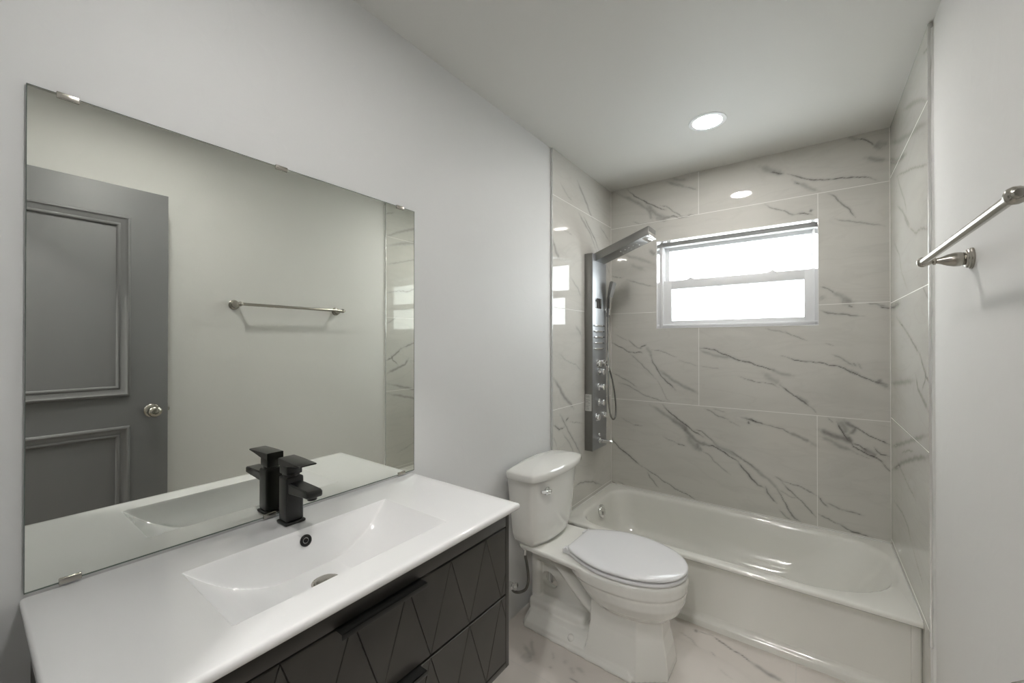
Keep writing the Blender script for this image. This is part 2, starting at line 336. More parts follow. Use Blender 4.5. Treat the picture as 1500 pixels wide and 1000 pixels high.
VEINS_BACK=[(3,0.9,[(0.123,2.437),(0.174,2.378),(0.24,2.334),(0.27,2.309),(0.322,2.276),(0.365,2.247),(0.394,2.239)]),
(9,0.45,[(0.05,2.421),(0.131,2.372),(0.201,2.323),(0.255,2.278),(0.281,2.25),(0.292,2.203),(0.299,2.186)]),
(10,0.5,[(0.255,2.312),(0.292,2.263),(0.329,2.218),(0.38,2.19),(0.436,2.187)]),
(3,0.6,[(0.351,2.28),(0.394,2.261),(0.429,2.229),(0.464,2.197),(0.498,2.171)]),
(4,0.7,[(0.38,2.187),(0.436,2.189),(0.471,2.173),(0.505,2.171),(0.545,2.176),(0.572,2.171)]),
(9,0.4,[(0.314,2.199),(0.365,2.178),(0.394,2.166)]),
(3,0.4,[(0.162,2.2),(0.216,2.175),(0.277,2.168)]),
(8,0.4,[(0.401,2.425),(0.464,2.388),(0.519,2.367)]),
(5,0.4,[(0.519,2.367),(0.559,2.342),(0.582,2.335)]),
(7,0.3,[(0.422,2.442),(0.478,2.421),(0.525,2.408)]),
(12,0.45,[(0.934,2.393),(0.973,2.361),(1.016,2.334),(1.042,2.321)]),
(4,0.8,[(0.983,2.342),(1.016,2.33),(1.047,2.322)]),
(4,0.75,[(1.065,2.315),(1.089,2.303),(1.119,2.284),(1.154,2.263),(1.188,2.248),(1.217,2.248),(1.255,2.236),(1.302,2.232),(1.347,2.228),(1.391,2.217),(1.426,2.203),(1.449,2.191)]),
(8,0.4,[(1.089,2.275),(1.114,2.251),(1.149,2.227),(1.179,2.2),(1.212,2.181)]),
(3,0.7,[(1.109,2.253),(1.124,2.245)]),
(9,0.35,[(1.33,2.447),(1.374,2.421)]),
(3.5,0.85,[(1.374,2.426),(1.392,2.416),(1.413,2.401),(1.428,2.387),(1.439,2.371)]),
(9,0.35,[(1.439,2.371),(1.468,2.342)]),
(12,0.4,[(1.439,2.382),(1.469,2.368),(1.493,2.36)]),
(9,0.5,[(1.405,2.313),(1.443,2.297),(1.489,2.278)]),
(4,0.55,[(0.956,2.165),(0.983,2.137),(1.026,2.116),(1.052,2.105),(1.067,2.089),(1.088,2.077),(1.119,2.075)]),
(4,0.8,[(1.114,2.08),(1.134,2.077),(1.149,2.068),(1.178,2.06)]),
(7,0.8,[(1.171,2.088),(1.173,2.075)]),
(4,0.65,[(1.255,2.161),(1.274,2.145),(1.292,2.12),(1.311,2.093),(1.338,2.061),(1.355,2.032),(1.364,2.01)]),
(5,0.4,[(1.278,2.018),(1.31,2.004),(1.346,1.99),(1.382,1.982),(1.434,1.96),(1.48,1.944)]),
(3.5,0.8,[(0.005,1.349),(0.04,1.333),(0.088,1.306),(0.136,1.283),(0.176,1.276),(0.222,1.282),(0.23,1.276)]),
(4,0.5,[(0.129,1.372),(0.16,1.337),(0.199,1.31),(0.23,1.307)]),
(4,0.9,[(0.214,1.314),(0.237,1.323),(0.254,1.333)]),
(8,0.35,[(0.252,1.322),(0.282,1.285),(0.293,1.247)]),
(4.5,0.75,[(0.29,1.262),(0.297,1.225),(0.319,1.188),(0.341,1.152),(0.363,1.116),(0.398,1.085),(0.426,1.057),(0.447,1.033)]),
(4,0.45,[(0.144,1.267),(0.191,1.23),(0.237,1.186),(0.282,1.138),(0.319,1.103)]),
(3,0.35,[(0.319,1.103),(0.348,1.064),(0.37,1.013),(0.391,0.971),(0.412,0.958)]),
(8,0.5,[(0.334,1.174),(0.384,1.132),(0.44,1.094),(0.495,1.065),(0.549,1.04),(0.588,1.022)]),
(3,0.45,[(0.29,1.3),(0.341,1.293),(0.384,1.282),(0.427,1.261),(0.454,1.251)]),
(4,0.5,[(0.006,1.134),(0.056,1.109),(0.112,1.084),(0.16,1.056),(0.191,1.039)]),
(4,0.45,[(0.056,1.062),(0.112,1.049),(0.16,1.029),(0.222,0.995),(0.282,0.973),(0.355,0.957),(0.412,0.954)]),
(3,0.35,[(0.031,1.408),(0.08,1.384),(0.129,1.36)]),
(4,0.25,[(0.468,1.236),(0.523,1.216),(0.589,1.197)]),
(4,0.85,[(0.594,1.315),(0.64,1.312),(0.684,1.3),(0.734,1.277),(0.776,1.26),(0.817,1.241),(0.858,1.231),(0.9,1.217)]),
(7,0.4,[(0.594,1.306),(0.634,1.283),(0.684,1.269),(0.74,1.256),(0.788,1.254)]),
(4,0.25,[(0.602,1.201),(0.653,1.189),(0.727,1.185)]),
(3,0.3,[(0.811,1.145),(0.857,1.13),(0.9,1.116)]),
(3.5,0.8,[(0.847,1.236),(0.885,1.224),(0.923,1.212),(0.96,1.197),(0.997,1.185)]),
(8,0.4,[(0.973,1.194),(1.021,1.175),(1.056,1.162),(1.091,1.16)]),
(3,0.5,[(0.847,1.127),(0.898,1.116),(0.948,1.112),(0.991,1.104),(1.021,1.089)]),
(12,0.35,[(0.948,1.168),(0.985,1.134),(1.027,1.108)]),
(4,0.85,[(1.027,1.106),(1.05,1.081),(1.068,1.064),(1.091,1.049),(1.108,1.043),(1.13,1.02),(1.153,1.002),(1.175,0.987)]),
(8,0.4,[(1.108,1.046),(1.142,1.021),(1.164,1.006)]),
(3,0.4,[(1.175,0.987),(1.197,0.958)]),
(3.5,0.8,[(1.033,1.274),(1.062,1.261),(1.103,1.248),(1.148,1.242),(1.192,1.237),(1.23,1.234),(1.256,1.225),(1.288,1.221),(1.318,1.207),(1.344,1.192),(1.369,1.179),(1.398,1.161),(1.432,1.148),(1.46,1.138),(1.493,1.132)]),
(8,0.4,[(1.339,1.198),(1.374,1.18)]),
(8,0.5,[(1.437,1.151),(1.465,1.134),(1.493,1.113)]),
(7,0.5,[(1.453,1.158),(1.465,1.143)]),
(5,0.4,[(1.267,1.282),(1.303,1.266),(1.329,1.244),(1.349,1.225)]),
(3,0.5,[(1.349,1.238),(1.364,1.222)]),
(4,0.3,[(1.369,1.238),(1.388,1.207)]),
(6,0.3,[(0.955,1.432),(1.003,1.417),(1.057,1.404)]),
(3.5,0.5,[(1.051,1.413),(1.08,1.391),(1.114,1.378),(1.154,1.359)]),
(2.5,0.35,[(1.235,1.345),(1.277,1.329)]),
(4,0.5,[(1.214,1.525),(1.246,1.51),(1.278,1.503),(1.339,1.493),(1.399,1.487)]),
(4,0.5,[(1.335,1.545),(1.355,1.534)]),
(5,0.8,[(1.461,1.533),(1.48,1.525),(1.496,1.519)]),
(6,0.4,[(1.409,1.551),(1.447,1.547),(1.485,1.534)]),
(12,0.4,[(1.304,1.57),(1.35,1.561)]),
(5,0.5,[(1.213,1.656),(1.246,1.64),(1.278,1.618)]),
(10,0.4,[(1.271,1.623),(1.309,1.592),(1.352,1.561)]),
(4,0.4,[(1.334,1.546),(1.355,1.53)]),
(12,0.3,[(1.213,1.602),(1.232,1.585)]),
(4,0.3,[(1.219,1.523),(1.277,1.504),(1.371,1.49)]),
(9,0.35,[(0.091,1.978),(0.143,1.956),(0.202,1.935),(0.259,1.91),(0.311,1.883)]),
(10,0.25,[(0.143,1.902),(0.194,1.875),(0.245,1.848)]),
(3,0.5,[(0.002,1.832),(0.052,1.818),(0.091,1.814)]),
(4,0.45,[(0.121,1.795),(0.18,1.774),(0.209,1.759),(0.259,1.747),(0.314,1.727)]),
(9,0.55,[(0.28,1.985),(0.301,1.961),(0.315,1.949)]),
(4,0.9,[(0.366,0.931),(0.392,0.903),(0.431,0.866),(0.47,0.842),(0.501,0.817),(0.531,0.801),(0.561,0.776),(0.59,0.761),(0.619,0.749)]),
(9,0.45,[(0.281,0.924),(0.327,0.897),(0.384,0.865),(0.439,0.83),(0.478,0.802),(0.505,0.777),(0.516,0.751)]),
(14,0.4,[(0.423,0.853),(0.486,0.811),(0.531,0.785)]),
(9,0.6,[(0.486,0.823),(0.523,0.768),(0.561,0.729),(0.605,0.704),(0.662,0.7)]),
(14,0.45,[(0.523,0.76),(0.538,0.714),(0.568,0.678),(0.59,0.658)]),
(10,0.5,[(0.575,0.711),(0.594,0.667),(0.612,0.669)]),
(4,0.6,[(0.565,0.785),(0.605,0.782),(0.634,0.762),(0.655,0.742),(0.683,0.719)]),
(4,0.9,[(0.619,0.694),(0.669,0.7),(0.697,0.69),(0.725,0.675),(0.759,0.654),(0.786,0.64),(0.812,0.622)]),
(8,0.4,[(0.662,0.739),(0.704,0.699),(0.759,0.677),(0.812,0.655),(0.851,0.632)]),
(6,0.7,[(0.812,0.622),(0.832,0.592),(0.858,0.567),(0.886,0.536),(0.916,0.505)]),
(4,0.5,[(0.752,0.691),(0.799,0.668),(0.832,0.644),(0.871,0.624),(0.916,0.592)]),
(4,0.6,[(0.454,0.682),(0.485,0.678),(0.516,0.675)]),
(3,0.35,[(0.367,0.714),(0.415,0.7),(0.454,0.682)]),
(3,0.5,[(0.165,0.772),(0.226,0.772)]),
(3,0.3,[(0.076,0.815),(0.121,0.79),(0.165,0.772)]),
(3.5,0.45,[(0.605,0.66),(0.648,0.644),(0.683,0.603),(0.725,0.568),(0.772,0.536)]),
(6,0.75,[(0.001,0.669),(0.02,0.632),(0.057,0.602),(0.094,0.572),(0.138,0.549),(0.182,0.513),(0.226,0.491)]),
(3.5,0.65,[(0.226,0.491),(0.268,0.469),(0.318,0.449),(0.359,0.423),(0.407,0.404),(0.446,0.38),(0.5,0.367),(0.553,0.347),(0.589,0.332)]),
(3.5,0.6,[(0.264,0.455),(0.285,0.421),(0.318,0.386),(0.334,0.369)]),
(4,0.8,[(0.006,0.34),(0.048,0.324)]),
(3,0.4,[(0.048,0.348),(0.084,0.343),(0.125,0.326)]),
(5,0.5,[(0.627,0.929),(0.67,0.91),(0.711,0.888),(0.759,0.874)]),
(4,0.3,[(0.677,0.93),(0.746,0.918)]),
(3,0.3,[(0.759,0.866),(0.826,0.84)]),
(5,0.8,[(0.858,0.885),(0.884,0.891),(0.903,0.879),(0.917,0.873)]),
(5,0.8,[(0.868,0.875),(0.871,0.86)]),
(5,0.35,[(0.826,0.896),(0.865,0.893)]),
(5,0.75,[(0.857,0.89),(0.889,0.881),(0.924,0.871),(0.951,0.869)]),
(4,0.8,[(0.867,0.866),(0.873,0.86)]),
(5,0.5,[(0.951,0.869),(0.999,0.857),(1.045,0.847),(1.077,0.832)]),
(7,0.6,[(1.064,0.838),(1.103,0.82),(1.14,0.806),(1.171,0.795)]),
(8,0.3,[(1.171,0.791),(1.202,0.773)]),
(7,0.45,[(0.845,0.637),(0.881,0.615),(0.923,0.578),(0.964,0.549),(0.998,0.52),(1.018,0.497)]),
(6,0.6,[(0.845,0.579),(0.881,0.537),(0.916,0.503),(0.95,0.494)]),
(6,0.6,[(0.957,0.504),(0.964,0.473),(0.984,0.442),(1.011,0.42)]),
(4,0.65,[(1.011,0.503),(1.028,0.471),(1.05,0.429),(1.07,0.387),(1.095,0.355),(1.127,0.332)]),
(6,0.4,[(1.05,0.422),(1.076,0.373),(1.102,0.341)]),
(4,0.45,[(1.024,0.384),(1.05,0.355),(1.082,0.332)]),
(3.5,0.7,[(1.038,0.544),(1.064,0.51),(1.096,0.482),(1.127,0.455),(1.152,0.43),(1.176,0.402),(1.194,0.38)]),
(3.5,0.6,[(1.041,0.551),(1.077,0.544),(1.121,0.536),(1.152,0.525),(1.201,0.498)]),
(5,0.4,[(1.005,0.569),(1.041,0.551)]),
(4,0.3,[(1.018,0.497),(1.07,0.473),(1.108,0.466)]),
(12,0.75,[(1.205,0.868),(1.243,0.854),(1.284,0.837),(1.318,0.831),(1.346,0.817)]),
(8,0.45,[(1.208,0.834),(1.255,0.814),(1.296,0.791),(1.352,0.77)]),
(3,0.3,[(1.352,0.767),(1.423,0.742)]),
(5,0.8,[(1.284,0.918),(1.304,0.876),(1.318,0.849),(1.33,0.825)]),
(12,0.5,[(1.296,0.927),(1.319,0.893),(1.321,0.857)]),
(4,0.5,[(1.247,0.936),(1.267,0.912)]),
(7,0.7,[(1.313,0.932),(1.336,0.913),(1.358,0.894),(1.352,0.872),(1.335,0.855)]),
(3.5,0.8,[(1.347,0.907),(1.38,0.886),(1.418,0.862),(1.46,0.843),(1.495,0.826)]),
(8,0.7,[(1.33,0.843),(1.346,0.817)]),
(4,0.9,[(1.346,0.817),(1.352,0.796),(1.374,0.781),(1.39,0.776),(1.417,0.763),(1.439,0.752),(1.46,0.738),(1.47,0.722)]),
(4,0.8,[(1.352,0.81),(1.374,0.808),(1.39,0.794),(1.407,0.786)]),
(9,0.6,[(1.39,0.787),(1.423,0.774),(1.444,0.76)]),
(4,0.6,[(1.467,0.726),(1.483,0.707),(1.495,0.689)]),
(5,0.7,[(1.436,0.805),(1.447,0.785),(1.46,0.773),(1.495,0.765)]),
(5,0.7,[(1.204,0.495),(1.219,0.476),(1.242,0.452)]),
(6,0.45,[(1.242,0.474),(1.272,0.462),(1.306,0.448)]),
(4,0.6,[(1.306,0.448),(1.34,0.451),(1.368,0.445),(1.395,0.442)]),
(4,0.6,[(1.204,0.401),(1.248,0.386),(1.283,0.369)]),
(5,0.6,[(1.283,0.373),(1.317,0.356),(1.351,0.347),(1.384,0.341),(1.427,0.333)]),
(4,0.7,[(1.34,0.348),(1.378,0.342)])]
VEINS_LEFT=[(7,0.5,[(-0.53,2.358),(-0.469,2.31),(-0.406,2.26),(-0.353,2.205),(-0.299,2.171)]),
(5,0.25,[(-0.741,2.28),(-0.678,2.237),(-0.589,2.209)]),
(7,0.5,[(-0.506,2.16),(-0.432,2.116),(-0.34,2.067),(-0.244,1.967)]),
(6,0.6,[(-0.439,2.154),(-0.367,2.108),(-0.286,2.055),(-0.201,1.975)]),
(6,0.35,[(-0.186,2.15),(-0.111,2.117),(-0.033,2.083)]),
(8,0.5,[(-0.823,1.922),(-0.793,1.867),(-0.752,1.834)]),
(4,0.25,[(-0.721,2.016),(-0.589,2.002)]),
(6,0.35,[(-0.612,1.739),(-0.519,1.684),(-0.482,1.643)]),
(5,0.3,[(-0.842,1.948),(-0.803,1.896)]),
(5,0.35,[(-0.087,1.908),(-0.03,1.853)]),
(9,0.65,[(-0.82,1.145),(-0.758,1.093),(-0.692,1.022),(-0.624,0.981),(-0.576,0.944)]),
(4,0.3,[(-0.757,1.285),(-0.669,1.239),(-0.552,1.212),(-0.464,1.167)]),
(7,0.35,[(-0.551,1.452),(-0.476,1.396)]),
(6,0.7,[(-0.82,0.88),(-0.758,0.848),(-0.692,0.848)]),
(6,0.7,[(-0.681,0.884),(-0.642,0.9)]),
(6,0.55,[(-0.747,0.932),(-0.692,0.87),(-0.624,0.792),(-0.552,0.722),(-0.477,0.637)]),
(5,0.4,[(-0.714,0.819),(-0.624,0.736),(-0.577,0.67)]),
(3,0.4,[(-0.624,0.87),(-0.464,0.836)]),
(6,0.5,[(-0.565,0.458),(-0.49,0.466),(-0.385,0.443),(-0.316,0.424),(-0.169,0.364)]),
(4,0.3,[(-0.82,0.817),(-0.779,0.746)])]
VEINS_RIGHT=[(7,0.4,[(-0.374,2.362),(-0.571,2.295),(-0.719,2.236),(-0.852,2.168)]),
(5,0.4,[(-0.756,2.385),(-0.855,2.352)]),
(9,0.4,[(0.027,2.374),(-0.244,2.276),(-0.486,2.204),(-0.682,2.153),(-0.851,2.102)]),
(9,0.6,[(0.03,2.285),(-0.186,2.201),(-0.44,2.145)]),
(6,0.35,[(-0.184,2.134),(-0.438,2.072),(-0.643,2.017),(-0.848,1.956)]),
(6,0.35,[(-0.212,2.125),(-0.291,2.043),(-0.389,1.96),(-0.434,1.903)]),
(6,0.5,[(-0.209,1.986),(-0.339,1.928),(-0.433,1.869),(-0.499,1.827)]),
(6,0.5,[(-0.387,1.883),(-0.477,1.827)]),
(5,0.45,[(-0.477,1.827),(-0.619,1.77),(-0.709,1.766),(-0.838,1.737)]),
(5,0.35,[(-0.118,1.83),(-0.258,1.746),(-0.308,1.664),(-0.449,1.566)]),
(5,0.35,[(-0.722,1.556),(-0.827,1.491)]),
(9,0.6,[(0.05,1.528),(-0.111,1.522),(-0.279,1.528)]),
(6,0.55,[(-0.168,1.469),(-0.376,1.405),(-0.489,1.372),(-0.59,1.334),(-0.682,1.3)]),
(5,0.7,[(-0.682,1.3),(-0.733,1.261),(-0.781,1.227),(-0.827,1.208)]),
(7,0.65,[(-0.607,1.219),(-0.644,1.171),(-0.731,1.141),(-0.819,1.108)]),
(5,0.6,[(-0.714,1.169),(-0.765,1.211),(-0.782,1.248)]),
(8,0.4,[(0.026,1.137),(-0.322,1.169),(-0.588,1.198)]),
(7,0.5,[(0.015,0.813),(-0.305,0.894),(-0.598,0.97),(-0.824,1.028)]),
(7,0.5,[(0.018,0.692),(-0.303,0.808),(-0.597,0.895),(-0.822,0.95)]),
(5,0.4,[(-0.304,0.854),(-0.461,0.897),(-0.554,0.912)]),
(5,0.45,[(-0.084,0.568),(-0.298,0.584),(-0.429,0.571),(-0.5,0.537)]),
(5,0.3,[(-0.185,0.785),(-0.408,0.751),(-0.593,0.731)]),
(4,0.25,[(-0.523,0.528),(-0.629,0.484),(-0.726,0.461)])]
VEINS_FLOOR=[(8,0.5,[(0.139,-1.311),(0.164,-1.328),(0.19,-1.344),(0.212,-1.368)]),
(7,0.5,[(0.146,-1.268),(0.168,-1.295),(0.194,-1.324),(0.221,-1.35)]),
(14,0.45,[(0.157,-1.368),(0.19,-1.372),(0.222,-1.382)]),
(6,0.3,[(0.262,-1.274),(0.292,-1.309)]),
(5,0.7,[(0.297,-1.354),(0.307,-1.351)]),
(8,0.3,[(0.324,-1.285),(0.341,-1.295)]),
(7,0.4,[(0.385,-1.284),(0.424,-1.302)]),
(6,0.5,[(0.388,-1.353),(0.405,-1.351),(0.431,-1.351)]),
(8,0.3,[(0.363,-1.3),(0.394,-1.329)]),
(5,0.8,[(0.8,-0.753),(0.835,-0.772),(0.892,-0.796),(0.94,-0.814),(0.969,-0.828)]),
(9,0.75,[(0.964,-0.827),(0.992,-0.841),(1.025,-0.855),(1.056,-0.86),(1.082,-0.868)]),
(7,0.8,[(0.728,-0.761),(0.745,-0.766)]),
(4,0.4,[(0.744,-0.761),(0.8,-0.753)]),
(4,0.4,[(0.814,-0.864),(0.841,-0.882)]),
(4,0.35,[(0.631,-0.892),(0.663,-0.937),(0.696,-0.967)]),
(5,0.25,[(0.671,-0.815),(0.727,-0.833),(0.774,-0.877)]),
(5,0.2,[(0.863,-0.945),(0.916,-0.971)])]
# ------------------------------------------------------------------ setting
TB = (.565,.553,.515); TD = (.115,.109,.103)
jb = [('Z', z, -1, 3, 'X') for z in JZ] + [('X', .593, 2.172, 3, 'Z'), ('X', 1.205, 1.556, 2.172, 'Z'), ('X', .593, .944, 1.556, 'Z'), ('X', 1.199, .333, .944, 'Z')]
M_tile_back = marble('marble_tile_back', TB, TD, jb, ha='X')
M_tile_side = marble('marble_tile_side', TB, TD, [('Z', z, -9, 9, 'Y') for z in (.350,.966,1.548,2.185)], ha='Y')
M_floor = marble('marble_floor_tile', (.62,.58,.54), (.20,.19,.18), [('Y', -1.42, -9, 9, 'X'), ('Y', -2.03, -9, 9, 'X'), ('Y', -2.64, -9, 9, 'X'), ('X', 1.12, -1.42, -.2, 'Y'), ('X', .5, -2.03, -1.42, 'Y')], rough=.22, ha='X', grout=(.5,.48,.45))

bm = BM()
box(bm, -.15, XL, YF-.12, 0, 0, H)
wl = obj('wall_left', bm, M_wall, kind='structure')
bm = BM()
box(bm, XL-.0, -.0005, YT, 0, 0.0, H)
clad = obj('tile_backing', bm, M_caulk, wl)
sheet('tile_cladding', axis_vals(YT, 0, .005), axis_vals(0, H, .005), lambda u, v: np.stack([u*0, u, v], -1), VEINS_LEFT, M_tile_side, wl)
bm = BM(); box(bm, XL, .0015, YT-.004, YT, 0, H, .0008)
obj('edge_trim', bm, M_trim, wl)

bm = BM()
box(bm, XR, XR+.14, YF-.12, 0, 0, H)
wr_ = obj('wall_right', bm, M_wall2, kind='structure')
bm = BM(); box(bm, W+.0005, XR, YT, 0, 0, H)
obj('tile_backing', bm, M_caulk, wr_)
sheet('tile_cladding', axis_vals(YT, 0, .005), axis_vals(0, H, .005), lambda u, v: np.stack([u*0+W, u, v], -1), VEINS_RIGHT, M_tile_side, wr_, flip=True)
bm = BM(); box(bm, W-.0015, XR, YT-.004, YT, 0.30, H-.003, .0008)
obj('edge_trim', bm, M_trim, wr_)
# bead of caulk with a slightly uneven edge beside the metal trim
bm = BM(); rng = random.Random(3); rings = []
for k in range(60):
    z = .02 + (H-.04)*k/59; w_ = .006+.003*rng.random(); d_ = .005+.002*rng.random()
    rings.append([(XR, YT-.004, z), (XR-d_, YT-.0042, z), (XR-.001, YT-.004-w_, z), (XR, YT-.005-w_, z)])
loft(bm, rings); obj('caulk_bead', bm, M_caulk, wr_)

# back wall: solid blocks around the window opening, tile sheet in front
bm = BM()
box(bm, -.15, WX0, 0.001, .14, 0, H); box(bm, WX1, XR+.14, 0.001, .14, 0, H)
box(bm, WX0, WX1, 0.001, .14, 0, WZ0); box(bm, WX0, WX1, 0.001, .14, WZ1, H)
wb_ = obj('wall_back', bm, M_reveal, kind='structure')
sheet('tile_cladding', axis_vals(0, W, .004, (WX0, WX1)), axis_vals(0, H, .004, (WZ0, WZ1)), lambda u, v: np.stack([u, u*0, v], -1), VEINS_BACK, M_tile_back, wb_, hole=(WX0, WX1, WZ0, WZ1))
# grout beads in the two alcove corners
bm = BM(); box(bm, 0, .003, -.003, 0, .33, H-.002, .001); box(bm, W-.003, W, -.003, 0, .33, H-.002, .001)
obj('corner_grout', bm, nmat('grout', (.74,.73,.70), .5), wb_)
bm = BM()
for (a, b_, c, d) in ((WX0-.003, WX1+.003, WZ1-.001, WZ1+.003), (WX0-.003, WX1+.003, WZ0-.003, WZ0+.001)):
    box(bm, a, b_, -.002, .003, c, d, .001)
for (a, b_) in ((WX0-.003, WX0+.001), (WX1-.001, WX1+.003)):
    box(bm, a, b_, -.002, .003, WZ0-.003, WZ1+.003, .001)
obj('window_edge_trim', bm, M_gloss, wb_)
bm = BM(); q_ = .013; d_ = .040   # polished reveal, splay added so it mirrors the bright panes
def wedge(P0, P1, P2, P3):
    loft(bm, [[P0, P1, P2], [P3[0], P3[1], P3[2]]])
for (xa, s_) in ((WX0, 1), (WX1, -1)):
    wedge((xa, .001, WZ0), (xa, d_, WZ0), (xa+s_*q_, d_, WZ0), ((xa, .001, WZ1), (xa, d_, WZ1), (xa+s_*q_, d_, WZ1)))
for (za, s_) in ((WZ0, .5), (WZ1, -1)):
    wedge((WX0, .001, za), (WX0, d_, za), (WX0, d_, za+s_*q_), ((WX1, .001, za), (WX1, d_, za), (WX1, d_, za+s_*q_)))
obj('window_reveal', bm, M_polish, wb_)

bm = BM()
DX0, DX1, DZ = .66, 1.44, 2.085
box(bm, -.15, DX0, YF-.12, YF, 0, H); box(bm, DX1, XR+.14, YF-.12, YF, 0, H); box(bm, DX0, DX1, YF-.12, YF, DZ, H)
obj('wall_front', bm, M_wall, kind='structure')
bm = BM()
box(bm, DX0-.06, DX0+.012, YF-.13, YF+.012, 0, DZ+.05, .003); box(bm, DX1-.012, DX1+.06, YF-.13, YF+.012, 0, DZ+.05, .003); box(bm, DX0-.06, DX1+.06, YF-.13, YF+.012, DZ-.012, DZ+.055, .003)
obj('trim_1', bm, M_white, kind='structure')
sheet('floor', axis_vals(-.15, XR+.14, .006), axis_vals(YF-.12, 0.14, .006), lambda u, v: np.stack([u, v, u*0], -1), VEINS_FLOOR, M_floor, kind='structure')
bm = BM(); box(bm, -.15, XR+.14, YF-.12, .14, H, H+.12); obj('ceiling', bm, M_ceil, kind='structure')
bm = BM(); box(bm, -.15, XR+.14, YF-.12, .14, -.12, -.002); obj('floor_slab', bm, M_shell, kind='structure')

# hallway behind the camera, seen only as reflections: far-wall window added for tile glints
HX0, HX1, HY = -.9, 2.6, -6.6
bm = BM(); box(bm, HX0, HX1, HY, YF-.12, -.12, 0.0); obj('floor_hall', bm, M_wood, kind='structure')
bm = BM(); box(bm, HX0, HX1, HY, YF-.12, H, H+.12); obj('ceiling_hall', bm, M_ceil, kind='structure')
bm = BM(); box(bm, HX0-.12, HX0, HY, YF-.12, 0, H); obj('wall_hall_left', bm, M_wall, kind='structure')
bm = BM(); box(bm, HX1, HX1+.12, HY, YF-.12, 0, H); obj('wall_hall_right', bm, M_wall, kind='structure')
bm = BM(); box(bm, HX0, -.15, YF-.12, YF, 0, H); box(bm, XR+.14, HX1, YF-.12, YF, 0, H); obj('wall_hall_near', bm, M_wall, kind='structure')
a0, a1, b0, b1 = 1.075, 1.275, 1.66, 1.90
bm = BM()
box(bm, HX0, a0, HY-.12, HY, 0, H); box(bm, a1, HX1, HY-.12, HY, 0, H); box(bm, a0, a1, HY-.12, HY, 0, b0); box(bm, a0, a1, HY-.12, HY, b1, H)
obj('wall_hall_far', bm, M_wall, kind='structure')
w2 = thing('added_glint_window', ((a0+a1)/2, HY-.05, b0), None, None, kind='structure')
bm = BM()
box(bm, a0, a0+.012, HY-.09, HY-.04, b0, b1, .003); box(bm, a1-.012, a1, HY-.09, HY-.04, b0, b1, .003)
box(bm, a0, a1, HY-.09, HY-.04, b0, b0+.012, .003); box(bm, a0, a1, HY-.09, HY-.04, b1-.012, b1, .003)
xm = (a0+a1)/2; zm = (b0+b1)/2
box(bm, xm-.008, xm+.008, HY-.085, HY-.045, b0, b1, .003); box(bm, a0, a1, HY-.085, HY-.045, zm-.008, zm+.008, .003)
obj('window_frame', bm, M_white, w2)
bm = BM(); box(bm, a0, a1, HY-.068, HY-.064, b0, b1); obj('window_glass', bm, M_glass, w2)

# ------------------------------------------------------------------ window_1 (single-hung, white vinyl)
w1 = thing('window_1', ((WX0+WX1)/2, .05, WZ0), None, None, kind='structure')
def ring_frame(bm, x0, x1, z0, z1, wl_, wr2, wb2, wt2, y0, y1, bev=.003):
    box(bm, x0, x0+wl_, y0, y1, z0, z1, bev); box(bm, x1-wr2, x1, y0, y1, z0, z1, bev)
    box(bm, x0+wl_*.5, x1-wr2*.5, y0+.0004, y1, z0, z0+wb2, bev); box(bm, x0+wl_*.5, x1-wr2*.5, y0+.0004, y1, z1-wt2, z1, bev)
fx0, fx1, fz0, fz1 = WX0+.002, WX1-.002, WZ0+.002, WZ1-.002
bm = BM()
ring_frame(bm, fx0, fx1, fz0, fz1, .026, .014, .022, .030, .041, .125)
ring_frame(bm, fx0+.018, fx1-.008, fz0+.012, fz1-.018, .014, .012, .012, .014, .058, .125)
obj('window_frame', bm, M_white, w1)
bm = BM()   # upper sash
ring_frame(bm, .362, 1.198, 1.735, 2.010, .028, .024, .035, .037, .082, .108, .003)
obj('sash', bm, M_white, w1)
bm = BM(); box(bm, .385, 1.176, .094, .098, 1.768, 1.976); obj('window_glass', bm, M_glass, w1)
bm = BM()   # lower sash, one step into the room
ring_frame(bm, .358, 1.190, 1.462, 1.768, .053, .048, .034, .058, .056, .080, .003)
ring_frame(bm, .404, 1.149, 1.487, 1.716, .007, .007, .007, .006, .060, .070, .001)
obj('sash', bm, M_white, w1)
bm = BM(); box(bm, .408, 1.146, .066, .070, 1.490, 1.714); obj('window_glass', bm, M_glass, w1)
for lx in (.53, .985):
    bm = BM(); box(bm, lx-.022, lx+.022, .058, .080, 1.766, 1.774, .003); box(bm, lx-.008, lx+.012, .056, .076, 1.773, 1.779, .002)
    obj('sash_latch', bm, M_white, w1)
bm = BM(); box(bm, .36, 1.18, .0555, .060, 1.470, 1.4735, .001); obj('lift_rail', bm, M_white, w1)

# ------------------------------------------------------------------ door_1, open against the right wall
d1 = thing('door_1', (1.3975, -2.57, 0), None, None, kind='structure')
dy0, dy1, dxf, dxb = -2.912, -2.198, 1.380, 1.415
bm = BM(); box(bm, dxf, dxb, dy0, dy1, .012, 2.070, .0015); obj('door_slab', bm, M_door, d1)
def moulding(z0, z1, y0, y1):
    """raised picture-frame moulding: outer rim, ogee, inner bead"""
    bm = BM()
    prof = [(0, 0), (0, .012), (.004, .017), (.010, .018), (.014, .0135), (.022, .0115), (.030, .0075), (.034, .0065), (.036, .0095), (.040, .0105), (.044, .0090), (.046, .004), (.048, 0)]
    rings = []
    for o_, h in prof:
        rings.append([(dxf-h, y0+o_, z0+o_), (dxf-h, y1-o_, z0+o_), (dxf-h, y1-o_, z1-o_), (dxf-h, y0+o_, z1-o_)])
    loft(bm, rings, caps=(False, False))
    return obj('panel_moulding', bm, M_door, d1, sharp=50)
py0, py1 = -2.775, -2.338
moulding(1.100, 1.930, py0, py1); moulding(.150, .961, py0, py1)
